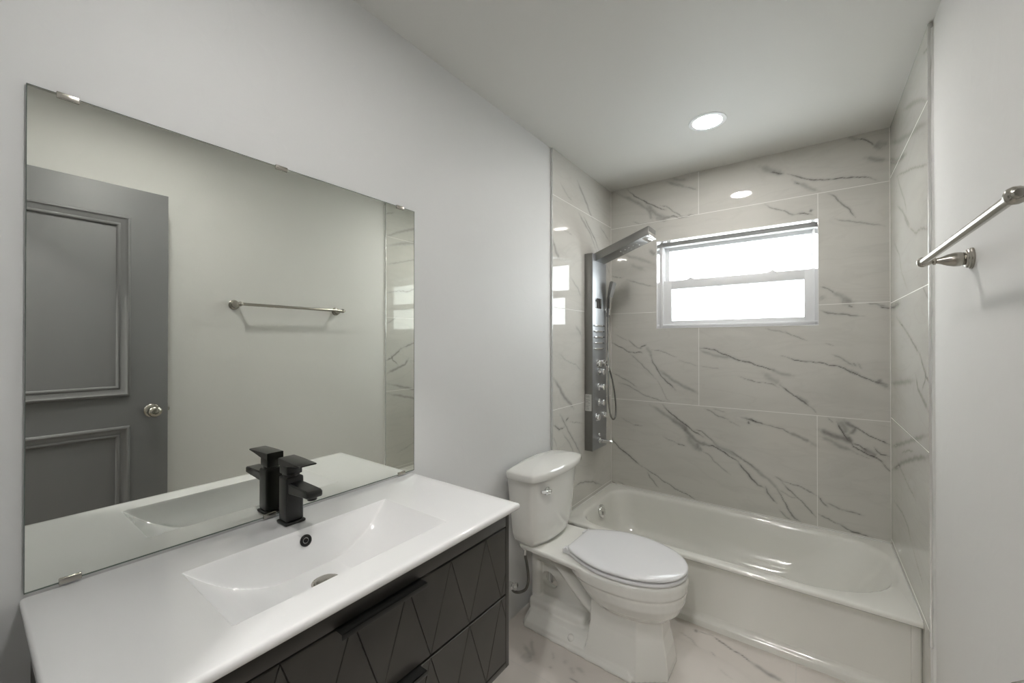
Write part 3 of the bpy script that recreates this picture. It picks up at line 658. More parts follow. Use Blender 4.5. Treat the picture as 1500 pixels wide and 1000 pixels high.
kn = (1.380, -2.258, 1.020)
bm = BM(); lathe(bm, kn, (-1,0,0), [(0,.0), (0,.031), (.004,.031), (.007,.028), (.009,.020), (.012,.014), (.028,.012), (.034,.015), (.039,.024), (.047,.0275), (.056,.0265), (.063,.022), (.067,.013), (.069,.012), (.0695,.006), (.072,.006), (.072,0)])
obj('door_knob', bm, M_nickel, d1, label='satin nickel knob')
bm = BM(); lathe(bm, (dxb, kn[1], kn[2]), (1,0,0), [(0,0), (0,.030), (.006,.028), (.010,.013), (.026,.012), (.034,.022), (.046,.026), (.058,.023), (.063,.012), (.063,0)])
obj('door_knob', bm, M_nickel, d1)
bm = BM(); box(bm, dxf+.006, dxb-.006, dy1-.001, dy1+.0015, kn[2]-.03, kn[2]+.03, .0005); lathe(bm, (1.3975, dy1, kn[2]), (0,1,0), [(0,0), (0,.008), (.009,.007), (.010,0)], 16)
obj('latch_plate', bm, M_nickel, d1)
for hz in (.25, 1.05, 1.85):
    bm = BM(); lathe(bm, (dxf-.004, dy0+.004, hz-.045), (0,0,1), [(0,0), (0,.006), (.09,.006), (.09,0)], 16); obj('hinge', bm, M_nickel, d1)

# ------------------------------------------------------------------ recessed ceiling lights
def downlight(x, y, label, lm=None):
    t = thing('recessed_light', (x, y, H), label, 'ceiling light', 'recessed round ceiling lights')
    bm = BM(); lathe(bm, (x, y, H), (0,0,-1), [(0,.086), (.003,.085), (.0045,.080), (.004,.066), (.001,.0645), (0,.0645)], 48); obj('trim_ring', bm, M_white, t)
    bm = BM(); lathe(bm, (x, y, H), (0,0,-1), [(0,0), (0,.0645), (.0018,.064), (.0022,0)], 48); obj('diffuser', bm, lm or M_lamp, t, label='glowing white disc')
downlight(.760, -.610, 'round white recessed light glowing in the ceiling over the bathtub')
downlight(.84, -2.36, 'round recessed light in the ceiling over the vanity end of the room')
downlight(1.1, -3.55, 'added unseen fill light in the hallway ceiling just outside the bathroom door', M_fill_hall)  # added out of view to send fill light through the doorway
downlight(.6, -4.9, 'added unseen fill light in the hallway ceiling farther from the bathroom door', M_fill_hall)  # second added fill lamp, deeper in the hall
# ------------------------------------------------------------------ wall mirror
MY0, MY1, MZ0, MZ1 = -2.737, -1.817, .8775, 1.829
mr = thing('wall_mirror', (XL, -2.277, MZ0), 'large frameless rectangular mirror clipped to the wall above the vanity', 'mirror')
bm = BM(); box(bm, XL+.0005, XL+.005, MY0, MY1, MZ0, MZ1, .0008, 1)
for f in bm.faces: f.material_index = 0 if (f.normal.x > .9 or f.calc_center_median().x > XL+.0048) else 1
obj('mirror_glass', bm, [M_mirror, M_mirror_edge_gap], mr, smooth=False)
bm = BM(); e_ = .0016  # dark strips: glass edge plus the gap's dark reflection, painted in
box(bm, XL+.0049, XL+.0054, MY0, MY1, MZ0, MZ0+e_*1.6); box(bm, XL+.0049, XL+.0054, MY0, MY1, MZ1-e_*.6, MZ1)
box(bm, XL+.0049, XL+.0054, MY0, MY0+e_*.6, MZ0, MZ1); box(bm, XL+.0049, XL+.0054, MY1-e_, MY1, MZ0, MZ1)
obj('edge_gap_line', bm, M_mirror_edge_gap, mr, smooth=False, label='thin dark line painted for the edge and gap reflection')
for z, s, ys in ((MZ1, 1, (-2.684, -2.284, -1.882)), (MZ0, -1, (-2.678, -2.312, -1.874))):
    for y in ys:
        bm = BM()
        box(bm, XL+.005, XL+.008, y-.0155, y+.0155, min(z-.009*s, z+.003*s), max(z-.009*s, z+.003*s), .0012, 3)
        box(bm, XL, XL+.0075, y-.0155, y+.0155, min(z+.0006*s, z+.003*s), max(z+.0006*s, z+.003*s), .0006)
        obj('mirror_clip', bm, M_nickel, mr)

# ------------------------------------------------------------------ vanity cabinet (wall hung)
VY0, VY1, VX, VZ0, VZ1 = -2.728, -1.836, .445, .386, .846
vc = thing('vanity_cabinet', (.22, -2.28, VZ0), 'wall-hung black vanity cabinet with two drawers of triangular grooves', 'cabinet')
bm = BM()
box(bm, XL+.001, VX, VY0, VY0+.016, VZ0, VZ1, .001); box(bm, XL+.001, VX, VY1-.016, VY1, VZ0, VZ1, .001)
box(bm, XL+.001, VX, VY0+.016, VY1-.016, VZ0, VZ0+.016, .001); box(bm, XL+.001, XL+.012, VY0+.016, VY1-.016, VZ0+.016, VZ1, .001)
box(bm, .41, .425, VY0+.016, VY1-.016, VZ0+.016, VZ1)
obj('carcass', bm, M_black, vc)
bm = BM(); box(bm, .425, VX, VY0+.016, VY1-.016, .803, VZ1, .001); obj('top_rail', bm, M_black, vc)
def clip_poly(P, y0, y1):
    for s, lim in ((1, y0), (-1, y1)):
        out = []
        for i in range(len(P)):
            a, b = P[i], P[(i+1) % len(P)]
            ia = (a[0]-lim)*s >= 0; ib = (b[0]-lim)*s >= 0
            if ia: out.append(a)
            if ia != ib:
                t = (lim-a[0])/(b[0]-a[0]); out.append((lim, a[1]+t*(b[1]-a[1])))
        P = out
        if len(P) < 3: return []
    return P
def shrink(P, d):
    n = len(P); A = sum(P[i][0]*P[(i+1)%n][1]-P[(i+1)%n][0]*P[i][1] for i in range(n)); s = 1 if A > 0 else -1
    L = []
    for i in range(n):
        a, b = P[i], P[(i+1)%n]; ex, ey = b[0]-a[0], b[1]-a[1]; l = math.hypot(ex, ey)
        if l < 1e-6: continue
        nx, ny = -ey/l*s, ex/l*s; L.append((a[0]+nx*d, a[1]+ny*d, ex/l, ey/l))
    out = []
    for i in range(len(L)):
        p, q = L[i-1], L[i]; cr = p[2]*q[3]-p[3]*q[2]
        if abs(cr) < 1e-6: continue
        t = ((q[0]-p[0])*q[3]-(q[1]-p[1])*q[2])/cr; out.append((p[0]+p[2]*t, p[1]+p[3]*t))
    return out
def drawer(z0, z1, flip, name='drawer'):
    y0, y1 = VY0+.0175, VY1-.0175; yc = (VY0+VY1)/2; st = .1355
    bm = BM(); box(bm, .427, .4405, y0, y1, z0, z1)
    zt, zb = (z0, z1) if flip else (z1, z0)
    for k in range(-5, 6):
        b = yc + k*st; t0, t1 = b-st/2, b+st/2
        for P in ([(b, zb), (t1, zt), (t0, zt)], [(b, zb), (b+st, zb), (t1, zt)]):
            Q = clip_poly(P, y0, y1)
            if len(Q) < 3: continue
            Q1 = shrink(Q, .0003); Q2 = shrink(Q, .0016)
            if len(Q1) != len(Q2) or len(Q1) < 3: continue
            loft(bm, [[(.4395, p[0], p[1]) for p in Q1], [(.4440, p[0], p[1]) for p in Q1], [(.4458, p[0], p[1]) for p in Q2]])
    d = obj(name, bm, M_black, vc, sharp=20)
    bm = BM()   # black edge pull wrapped over the drawer's top edge
    box(bm, .430, .470, yc-.104, yc+.104, z1+.0002, z1+.0022, .0008); box(bm, .4665, .470, yc-.104, yc+.104, z1-.009, z1+.0022, .0008)
    h = obj('edge_pull', bm, M_faucet, d, label='black tab pull'); h.location = (0,0,0)
drawer(.6055, .7995, False); drawer(.4055, .6005, True)

# ------------------------------------------------------------------ ceramic sink top
SY0, SY1, SX0, SX1, SZ = -2.742, -1.820, XL+.0005, .4725, .869
sk = thing('vanity_sink', (.22, -2.28, SZ), 'white ceramic vanity top with a wide rectangular sink basin', 'sink')
BX0, BX1, BY0, BY1 = .124, .388, -2.537, -2.036
def nz(x, y):
    if x <= BX0 or x >= BX1 or y <= BY0 or y >= BY1: return 0.0
    h = (BY1-BY0)/2; v = abs(y-(BY0+BY1)/2)/h
    arc = .104*(1-v**2.3)+.002
    tri = 1-v
    back = (x-BX0)*4.0
    front = (BX1-x)*4.0
    endw = (h*(1-v))*.95
    k = .010
    def smin(a, b, k=k):
        q = max(k-abs(a-b), 0)/k; return min(a, b)-q*q*k*.25
    d = smin(smin(arc, back, .006), front, .012); d = smin(d, endw, .008)
    d = min(d, .100)
    return max(d, 0.0)
def grid_axis(a, b, c0, c1, n0, n1, n2):
    e = lambda p, q, n: list(np.linspace(p, q, n, endpoint=False))
    return e(a, c0-.004, n0) + e(c0-.004, c0+.034, 26) + e(c0+.034, c1-.034, n1) + e(c1-.034, c1+.004, 26) + e(c1+.004, b, n2) + [b]
er = .006
gx = grid_axis(SX0, SX1-er, BX0, BX1, 6, 44, 5); gy = grid_axis(SY0+er, SY1-er, BY0, BY1, 10, 150, 10)
bm = BM()
G = [[bm.verts.new((x, y, SZ-nz(x, y))) for y in gy] for x in gx]
for i in range(len(gx)-1):
    for j in range(len(gy)-1): bm.faces.new((G[i][j], G[i+1][j], G[i+1][j+1], G[i][j+1]))
# rolled edge + skirt around three sides
edge = [G[i][0] for i in range(len(gx))] + [G[-1][j] for j in range(1, len(gy))] + [G[i][-1] for i in range(len(gx)-2, -1, -1)]
dirs = [Vector((0,-1,0))]*(len(gx)-1) + [Vector((1,-1,0))] + [Vector((1,0,0))]*(len(gy)-2) + [Vector((1,1,0))] + [Vector((0,1,0))]*(len(gx)-1)
prev = edge
for (o_, z_) in ((er*.3, .0004), (er*.75, .0022), (er, .006), (er, .0145), (er*.5, .0185), (-er*1.5, .0195), (-er*2.2, .0215)):
    cur = [bm.verts.new((e.co.x+d.x*o_, e.co.y+d.y*o_, SZ-z_)) for e, d in zip(edge, dirs)]
    for k in range(len(edge)-1): bm.faces.new((prev[k], cur[k], cur[k+1], prev[k+1]))
    prev = cur
obj('sink_top', bm, M_sink, sk, sharp=45)
# overflow ring on the basin's sloping back wall
yc = -2.2835
ov = Vector((.1312, yc, SZ-nz(.1312, yc))); nrm = Vector((4.0, 0, 1)).normalized()
bm = BM(); lathe(bm, ov-nrm*.001, nrm, [(0,.0145), (.003,.0145), (.0045,.0125), (.0045,.0085), (.001,.0075), (.0006,0)], 32)
lathe(bm, ov, nrm, [(0,0), (0,.0055), (.0035,.005), (.004,0)], 24)
obj('overflow_ring', bm, M_faucet, sk, label='black overflow ring')
dz = SZ-nz(.230, yc)
bm = BM(); lathe(bm, (.230, yc, dz-.001), (0,0,1), [(0,0), (0,.033), (.002,.033), (.0035,.030), (.0025,.027), (.006,.026), (.0085,.018), (.0095,0)], 40)
obj('drain', bm, M_nickel, sk, label='metal drain stopper')

# ------------------------------------------------------------------ faucet
fc = thing('faucet', (.055, yc, SZ), 'matte black square single-lever faucet standing on the vanity top', 'faucet')
bm = BM(); box(bm, .0285, .0815, yc-.0265, yc+.0265, SZ+.0002, SZ+.008, .0035, 3); obj('base_plate', bm, M_faucet, fc)
bm = BM(); box(bm, .031, .078, yc-.0225, yc+.0225, SZ+.007, .993, .006, 3); obj('body', bm, M_faucet, fc)
bm = BM(); r0 = []
for x, zt, zb, hw in ((.060, .9790, .950, .0185), (.10, .9785, .953, .019), (.150, .9775, .957, .0195), (.172, .9770, .9585, .0195), (.179, .9755, .960, .0175), (.181, .973, .9625, .015)):
    r0.append([(x, yc-hw+.003, zt), (x, yc+hw-.003, zt), (x, yc+hw, zt-.003), (x, yc+hw, zb+.003), (x, yc+hw-.003, zb), (x, yc-hw+.003, zb), (x, yc-hw, zb+.003), (x, yc-hw, zt-.003)])
loft(bm, r0); sp_ = obj('spout', bm, M_faucet, fc, sharp=40)
bm = BM(); lathe(bm, (.163, yc, .958), (0,0,-1), [(-.002,0), (-.002,.0115), (.006,.0115), (.007,.009), (.007,0)], 24)
a_ = obj('aerator', bm, M_faucet, sp_); a_.location = (0,0,0)
bm = BM()
lathe(bm, (.0545, yc, .992), (0,0,1), [(0,0), (0,.020), (.007,.020), (.007,0)], 32)
box(bm, .030, .074, yc-.020, yc+.020, .998, 1.022, .003, 3)
R = []
for x, zt, th, hw in ((.028, 1.0385, .019, .0215), (.07, 1.0378, .0165, .0225), (.110, 1.0365, .0085, .0230), (.140, 1.0355, .0045, .0230), (.144, 1.0352, .003, .0215)):
    zb = zt-th; R.append([(x, yc-hw+.002, zt), (x, yc+hw-.002, zt), (x, yc+hw, zt-.0012), (x, yc+hw, zb+.0012), (x, yc+hw-.002, zb), (x, yc-hw+.002, zb), (x, yc-hw, zb+.0012), (x, yc-hw, zt-.0012)])
loft(bm, R)
obj('lever', bm, M_faucet, fc, sharp=40)

# ------------------------------------------------------------------ toilet
TY = -1.075
tl = thing('toilet', (.38, TY, 0), 'white two-piece toilet with its lid closed standing between vanity and bathtub', 'toilet')
def egg(x0, x1, hw, z, n=48, back=.30, sq=2.0):
    """elongated plan: rounder front at x1, squarer back at x0"""
    xm = x0+(x1-x0)*.46; pts = []
    for k in range(n):
        a = 2*PI*k/n; c, s = math.cos(a), math.sin(a)
        if c >= 0: e = 2/2.15
        else: e = 2/2.6
        X = math.copysign(abs(c)**e, c); Y = math.copysign(abs(s)**(2/2.15), s)
        pts.append((xm+(x1-xm if c >= 0 else xm-x0)*X, TY+hw*Y, z))
    return pts
bm = BM()
loft(bm, [egg(.41,.675,.085,.20), egg(.375,.715,.125,.225), egg(.345,.742,.155,.255), egg(.315,.760,.177,.295), egg(.285,.765,.184,.330), egg(.28,.762,.1825,.336), egg(.27,.769,.191,.346), egg(.25,.771,.193,.378), egg(.25,.768,.191,.390), egg(.255,.758,.182,.3945)])
# deck under the tank
def drect(x0, x1, hw0, hw1, z, r=.02):
    return [(x0, TY-hw0+r, z), (x0+r, TY-hw0, z), (x1, TY-hw1, z), (x1, TY+hw1, z), (x0+r, TY+hw0, z), (x0, TY+hw0-r, z)]
loft(bm, [drect(.055,.40,.12,.13,.362), drect(.04,.42,.155,.18,.374), drect(.04,.42,.160,.183,.390), drect(.045,.42,.155,.178,.3965)])
# front pedestal, chamfered towards the toe
def ped(x0, x1, hw, ch, z): return [(x0, TY-hw, z), (x1-ch, TY-hw, z), (x1, TY-hw*.46, z), (x1, TY+hw*.46, z), (x1-ch, TY+hw, z), (x0, TY+hw, z)]
loft(bm, [ped(.385,.713,.148,.105,0.0), ped(.386,.711,.145,.103,.03), ped(.394,.703,.132,.095,.09), ped(.400,.690,.118,.088,.15), ped(.402,.684,.110,.08,.24)])
# foot flange with sloping shoulders
def fl(x0, x1, hw, hw2, z): return [(x0+.02, TY-hw, z), (x1, TY-hw2, z), (x1, TY+hw2, z), (x0+.02, TY+hw, z), (x0, TY+hw-.02, z), (x0, TY-hw+.02, z)]
loft(bm, [fl(.052,.60,.142,.165,0.0), fl(.052,.60,.143,.166,.012), fl(.058,.58,.138,.150,.030), fl(.068,.52,.112,.118,.062), fl(.07,.45,.08,.09,.070)])
# rear column, low rail and thin web
box(bm, .048, .098, TY-.052, TY+.052, .03, .375, .018, 4)
box(bm, .050, .200, TY-.054, TY+.054, .275, .375, .020, 4)
box(bm, .055, .350, TY-.080, TY+.080, .04, .108, .016, 4)
web = [(.06,.05), (.42,.05), (.42,.36), (.06,.36)]
hole_c = (.137, .183)
n = 32; outer = []; inner = []
for k in range(n):
    a = 2*PI*k/n; c, s = math.cos(a), math.sin(a)
    t = min(((.42-hole_c[0])/c if c > 0 else (.06-hole_c[0])/c) if abs(c) > 1e-6 else 9, ((.36-hole_c[1])/s if s > 0 else (.05-hole_c[1])/s) if abs(s) > 1e-6 else 9)
    outer.append((hole_c[0]+c*t, hole_c[1]+s*t)); ca, sa = math.cos(-.55), math.sin(-.55)
    ex, ez = .044*c, .030*s; inner.append((hole_c[0]+ex*ca-ez*sa, hole_c[1]+ex*sa+ez*ca))
vo = {}
for side in (-.014, .014):
    vo[side] = ([bm.verts.new((p[0], TY+side, p[1])) for p in outer], [bm.verts.new((p[0], TY+side, p[1])) for p in inner])
    O, I = vo[side]
    for k in range(n): bm.faces.new((O[k], O[(k+1)%n], I[(k+1)%n], I[k]))
for which in (0, 1):
    A_, B_ = vo[-.014][which], vo[.014][which]
    for k in range(n): bm.faces.new((A_[k], A_[(k+1)%n], B_[(k+1)%n], B_[k]))
# trapway running diagonally under the bowl
def fat_tube(P, rz, ry):
    P = catmull(P, 6); rings = []
    for i, p in enumerate(P):
        t = (P[min(i+1, len(P)-1)]-P[max(i-1, 0)]).normalized(); nn = Vector((-t.z, 0, t.x))
        rings.append([p + nn*rz*math.cos(2*PI*k/20) + Vector((0, ry*math.sin(2*PI*k/20), 0)) for k in range(20)])
    loft(bm, rings)
fat_tube([(.175,TY,.350), (.215,TY,.312), (.265,TY,.264), (.315,TY,.218), (.365,TY,.178), (.43,TY,.145)], .034, .088)
fat_tube([(.34,TY,.34), (.38,TY,.28), (.44,TY,.22), (.50,TY,.20)], .06, .075)
bowl = obj('toilet_bowl', bm, M_porc, tl)
apply_remesh(bowl, .0038, 3, .5)
# tank
def tank_ring(x0, xc, xb, hw, ch, z, n=14):
    """flat back, short chamfered sides, bowed front"""
    pts = [(x0, TY+hw-.012, z), (x0, TY-hw+.012, z), (x0+.010, TY-hw, z), (xc-.012, TY-hw, z)]
    for k in range(n+1):
        t = -1+2*k/n; pts.append((xb-(xb-xc)*abs(t)**2.2, TY+t*(hw-.010), z))
    pts += [(xc-.012, TY+hw, z), (x0+.010, TY+hw, z)]
    return pts
bm = BM()
loft(bm, [tank_ring(.060,.120,.148,.140,.01,.399), tank_ring(.048,.135,.170,.166,.01,.403), tank_ring(.038,.145,.186,.184,.01,.424), tank_ring(.034,.150,.193,.194,.01,.455), tank_ring(.028,.158,.205,.210,.01,.60), tank_ring(.024,.166,.214,.222,.01,.722)])
obj('tank', bm, M_porc, tl, sharp=50)
def lid_ring(g, z, n=16):
    x0, xb_, xc, hw = .030-g, .002-g*.3, .186+g, .240+g; bow = .036
    pts = []
    for k in range(n+1): 
        t = 1-2*k/n; pts.append((x0-(x0-xb_)*(1-t*t), TY+t*(hw-.012), z))
    pts.append((x0+.012, TY-hw, z)); pts.append((xc-.014, TY-hw, z))
    for k in range(n+1):
        t = -1+2*k/n; pts.append((xc+bow*(1-abs(t)**2.0), TY+t*(hw-.010), z))
    pts.append((xc-.014, TY+hw, z)); pts.append((x0+.012, TY+hw, z))
    return pts
bm = BM()
rings = [lid_ring(-.012,.7205), lid_ring(-.002,.722), lid_ring(.0,.727), lid_ring(.001,.748), lid_ring(-.003,.7545), lid_ring(-.010,.758)]
base = lid_ring(-.010,.758); cx, cy = .105, TY
for f, dz_ in ((.92,.006), (.78,.0135), (.58,.0195), (.3,.024), (.08,.025)):
    rings.append([(cx+(p[0]-cx)*f, cy+(p[1]-cy)*f, .758+dz_) for p in base])
loft(bm, rings); obj('tank_lid', bm, M_porc, tl, sharp=50)
# flush lever on the tank front
bm = BM(); hx = .199; hy = -1.205; hz = .665
lathe(bm, (hx-.016, hy, hz), (1,0,0), [(0,0), (0,.019), (.014,.019), (.018,.014), (.020,0)], 28)
P = catmull([(hx+.006, hy+.008, hz), (hx+.012, hy-.008, hz+.001), (hx+.010, hy-.032, hz+.007), (hx-.002, hy-.056, hz+.010)], 6)
tube(bm, P, [.009]*8+[.0075]*(len(P)-8), 12)
obj('flush_lever', bm, M_chrome, tl, label='chrome flush lever')
# seat and lid
def seat_ring(g, z, n=14):
    """straight narrow back, flanks widening to the middle, long elliptical front"""
    x0, x1, hw, xm, hb = .284-g, .768+g, .188+g, .50, .112+g
    r = .014; side = [(x0, hb-r), (x0+r*.3, hb-r*.3), (x0+r, hb+r*.25)]
    for k in range(1, n):
        t = k/n; x = x0+r+(xm-x0-r)*t; side.append((x, hb+r*.25+(hw-hb-r*.25)*math.sin(t*PI/2)**.92))
    for k in range(0, 2*n+1):
        a = PI/2*(1-k/(2*n)); side.append((xm+(x1-xm)*math.cos(a)**(2/2.12), hw*math.sin(a)**(2/2.12)))
    pts = [(x, TY-y, z) for x, y in side] + [(x, TY+y, z) for x, y in side[-2::-1]]
    return pts
bm = BM(); loft(bm, [seat_ring(-.010,.3955), seat_ring(-.003,.397), seat_ring(0,.401), seat_ring(0,.4085), seat_ring(-.003,.4112), seat_ring(-.014,.412)]); obj('seat', bm, M_seat, tl, sharp=60)
def lidr(g, z): return seat_ring(g, z)
bm = BM(); rr_ = [lidr(-.014,.4155), lidr(-.004,.4165), lidr(.001,.420), lidr(.001,.426), lidr(-.004,.430), lidr(-.012,.4325)]
b0_ = lidr(-.012,.4325); cx = .52
for f, dz_ in ((.93,.0022), (.8,.0030), (.5,.0034), (.1,.0035)): rr_.append([(cx+(p[0]-cx)*f, TY+(p[1]-TY)*f, .4325+dz_) for p in b0_])
loft(bm, rr_); obj('seat_lid', bm, M_seat, tl, sharp=60)
for s in (-1, 1):
    bm = BM(); box(bm, .262, .305, TY+s*.098-.016, TY+s*.098+.016, .395, .419, .006, 3)
    lathe(bm, (.283, TY+s*.098-.020, .416), (0,1,0), [(0,0), (0,.008), (.002,.0095), (.038,.0095), (.040,.008), (.040,0)], 20)
    obj('hinge', bm, M_seat, tl)
for s in (-1, 1):
    bm = BM(); lathe(bm, (.315, TY+s*.128, .040), (0,s*.45,1), [(-.004,0), (-.004,.015), (.006,.0148), (.013,.012), (.017,.006), (.018,0)], 24); obj('bolt_cap', bm, M_porc, tl)

# ------------------------------------------------------------------ water supply line and stop valve
sv = thing('water_supply_line', (XL, -1.262, .20), 'grey braided water supply hose looping from the wall valve to the toilet tank', 'hose')
bm = BM(); P = catmull([(.075,-1.215,.372), (.076,-1.214,.34), (.084,-1.208,.285), (.088,-1.204,.225), (.078,-1.208,.178), (.055,-1.222,.160), (.036,-1.245,.166), (.030,-1.262,.190)], 8)
tube(bm, P, .0065, 14); obj('hose', bm, M_braid, sv)
bm = BM(); lathe(bm, (.075,-1.215,.366), (0,0,1), [(0,0), (0,.010), (.006,.0125), (.020,.0125), (.022,.009), (.038,.009), (.038,0)], 8); obj('coupling_nut', bm, M_porc, sv)
bm = BM(); lathe(bm, (.075,-1.215,.340), (0,0,1), [(0,0), (0,.0075), (.024,.0075), (.026,0)], 14); obj('ferrule', bm, M_chrome, sv)
bm = BM(); lathe(bm, (XL,-1.262,.205), (1,0,0), [(0,0), (0,.026), (.003,.025), (.007,.010), (.026,.008), (.028,.012), (.046,.012), (.048,.007), (.058,.007), (.060,.017), (.068,.017), (.070,0)], 24)
lathe(bm, (.030,-1.262,.185), (0,0,1), [(0,0), (0,.0085), (.014,.0085), (.014,0)], 12)
obj('stop_valve', bm, M_chrome, sv, label='chrome stop valve')
# ------------------------------------------------------------------ bathtub
tb = thing('bathtub', (.75, -.37, 0), 'white alcove bathtub with an apron front set below the window', 'bathtub')
RZ = .324; TF = -.733
bm = BM()
X0, X1 = .0004, W-.0004
n_ = 10
def outer(z, yf): return rrect(X0, X1, yf, -.002, (.002, .002, .002, .002), z, n_)
def inner(x0, x1, y0, y1, ra, rb, rc, rd, z): return rrect(x0, x1, y0, y1, (ra, rb, rc, rd), z, n_)
rings = [outer(.0, -.700), outer(.30, -.700), outer(.302, -.712), outer(.304, TF+.004), outer(.308, TF), outer(.316, TF), outer(.3215, TF+.003), outer(RZ, TF+.009),
 inner(.055,1.480,-.688,-.044,(.16,.15),(.37,.30),(.17,.17),(.13,.12),RZ+.001),
 inner(.060,1.475,-.682,-.049,(.16,.15),(.37,.30),(.17,.17),(.13,.12),RZ-.001),
 inner(.066,1.466,-.674,-.056,(.16,.15),(.37,.30),(.18,.17),(.13,.12),RZ-.007),
 inner(.071,1.455,-.667,-.061,(.16,.15),(.37,.30),(.18,.17),(.13,.12),RZ-.020),
 inner(.080,1.420,-.655,-.072,(.15,.14),(.36,.29),(.22,.17),(.13,.12),RZ-.080),
 inner(.095,1.360,-.638,-.088,(.14,.13),(.34,.27),(.24,.18),(.12,.12),RZ-.150),
 inner(.115,1.285,-.618,-.105,(.13,.12),(.30,.24),(.24,.18),(.12,.12),RZ-.215),
 inner(.150,1.200,-.588,-.135,(.12,.11),(.24,.17),(.22,.17),(.12,.11),RZ-.252),
 inner(.220,1.100,-.530,-.190,(.11,.10),(.18,.14),(.18,.14),(.11,.10),RZ-.266),
 inner(.40,.95,-.44,-.28,(.05,.05),(.05,.05),(.05,.05),(.05,.05),RZ-.269)]
loft(bm, rings, caps=(True, True))
obj('tub_shell', bm, M_tub, tb, sharp=40)
bm = BM()   # moulded kick ledge along the foot of the apron
prof = [(-.699,.058), (-.7015,.050), (-.703,.040), (-.709,.033), (-.716,.029), (-.7185,.024), (-.7195,.010), (-.720,.0), (-.699,0)]
loft(bm, [[(x, p[0], p[1]) for p in prof] for x in np.linspace(X0+.001, X1-.001, 12)])
obj('apron_ledge', bm, M_tub, tb, sharp=50)
bm = BM(); box(bm, 1.470, 1.4965, -.7045, -.698, .06, .303, .003); obj('apron_flange', bm, M_tub, tb)
bm = BM(); lathe(bm, (.083,-.352,.262), (1,0,.12), [(-.012,0), (-.012,.040), (.004,.041), (.009,.038), (.011,.030), (.008,.026), (.0085,0)], 36)
box(bm, .093, .101, -.356, -.348, .240, .262, .002)
obj('overflow_plate', bm, M_chrome, tb, label='round chrome overflow plate')
bm = BM(); lathe(bm, (.25,-.36,RZ-.2695), (0,0,1), [(0,0), (0,.036), (.003,.035), (.004,.028), (.003,.026), (.008,.024), (.009,0)], 32)
obj('drain', bm, M_chrome, tb)
bm = BM(); box(bm, .004, 1.496, -.0025, -.0003, RZ-.001, RZ+.005, .001); box(bm, .0003, .0025, -.72, -.003, RZ-.001, RZ+.005, .001); box(bm, W-.0025, W-.0003, -.72, -.003, RZ-.001, RZ+.005, .001)
obj('caulk_line', bm, M_caulk, tb)

# ------------------------------------------------------------------ shower panel
PY0, PY1, PX, PZ0, PZ1 = -.430, -.216, .057, .656, 1.919
py = (PY0+PY1)/2
sp = thing('shower_panel', (.03, py, PZ0), 'tall stainless steel shower panel column with jets and knobs on the tiled wall', 'shower panel')
bm = BM()
box(bm, .0008, PX-.002, PY0, PY1, PZ0+.001, PZ1-.001, .0015)
obj('column', bm, M_steel, sp)
bm = BM(); box(bm, PX-.003, PX, PY0+.002, PY1-.001, PZ0+.002, PZ1-.002, .0012); obj('front_plate', bm, M_steel_face, sp)
# tilted overhead arm
ang = math.radians(19.0); ca, sa = math.cos(ang), math.sin(ang)
o0 = Vector((.050, 0, 1.8715)); ax_ = Vector((ca, 0, sa)); nz_ = Vector((-sa, 0, ca))
AY0, AY1 = -.385, -.245
def A(u, y, v): p = o0+ax_*u+nz_*v; return (p.x, y, p.z)
def abox(bm, u0, u1, y0, y1, v0, v1, bev=.0015, seg=2):
    b2 = bmesh.new(); box(b2, u0, u1, y0, y1, v0, v1, bev, seg)
    for v in b2.verts: v.co = A(v.co.x+(v.co.z*.42 if v.co.x > .2 else 0), v.co.y, v.co.z)
    me = bpy.data.meshes.new('t'); b2.to_mesh(me); b2.free(); bm.from_mesh(me); bpy.data.meshes.remove(me)
bm = BM(); abox(bm, 0.0, .362, AY0, AY1, 0.0, .050)
arm = obj('overhead_arm', bm, M_steel, sp)
bm = BM(); abox(bm, .322, .366, AY0+.012, AY1-.012, -.003, .020, .001); abox(bm, .362, .372, AY0+.008, AY1-.008, -.004, .001, .0008)
x_ = obj('waterfall_lip', bm, M_chrome, arm, label='bright chrome waterfall lip'); x_.location = (0,0,0)
bm = BM()
for k in range(5):
    for q in range(2):
        p = Vector(A(.165+k*.027, -.340+q*.045+(.008 if k % 2 else 0), 0)); lathe(bm, p, -nz_, [(-.002,0), (-.002,.0035), (.003,.003), (.0045,.0015), (.0045,0)], 10)
x_ = obj('rain_nozzles', bm, M_chrome, arm); x_.location = (0,0,0); x_['kind'] = 'stuff'
bm = BM(); box(bm, .010, .055, AY0+.004, AY1-.004, 1.895, 1.917, .002); obj('arm_mount', bm, M_steel, sp)
# display
bm = BM(); box(bm, PX-.001, PX+.0015, -.392, -.298, 1.570, 1.636, .001); obj('display', bm, M_darkglass, sp, label='small dark rectangular display')
# horizontal massage slots
for k in range(5):
    z = 1.458-k*.0375
    bm = BM(); box(bm, PX-.001, PX+.010, -.408, -.265, z-.0045, z+.0045, .003); lathe(bm, (PX, -.408, z), (1,0,0), [(-.002,0), (-.002,.006), (.008,.006), (.009,0)], 14)
    obj('massage_bar', bm, M_chrome, sp)
def knob(y, z, r=.019, L=.040, lever=True, name='control_knob'):
    bm = BM(); lathe(bm, (PX, y, z), (1,0,0), [(-.001,0), (-.001,r*1.25), (.005,r*1.2), (.006,r*.6), (.014,r*.6), (.016,r), (L-.003,r), (L,r*.85), (L,0)], 28)
    if lever: lathe(bm, (PX+L*.6, y-.01, z), (-.1,-1,.02), [(0,0), (0,.005), (.030,.0045), (.032,.006), (.036,.006), (.038,0)], 12)
    return obj(name, bm, M_chrome, sp)
knob(-.355, 1.212, .021, .022, False, 'body_jet'); knob(-.262, 1.212, .018, .022, False, 'body_jet')
knob(-.338, 1.158); knob(-.338, 1.060); knob(-.338, .960)
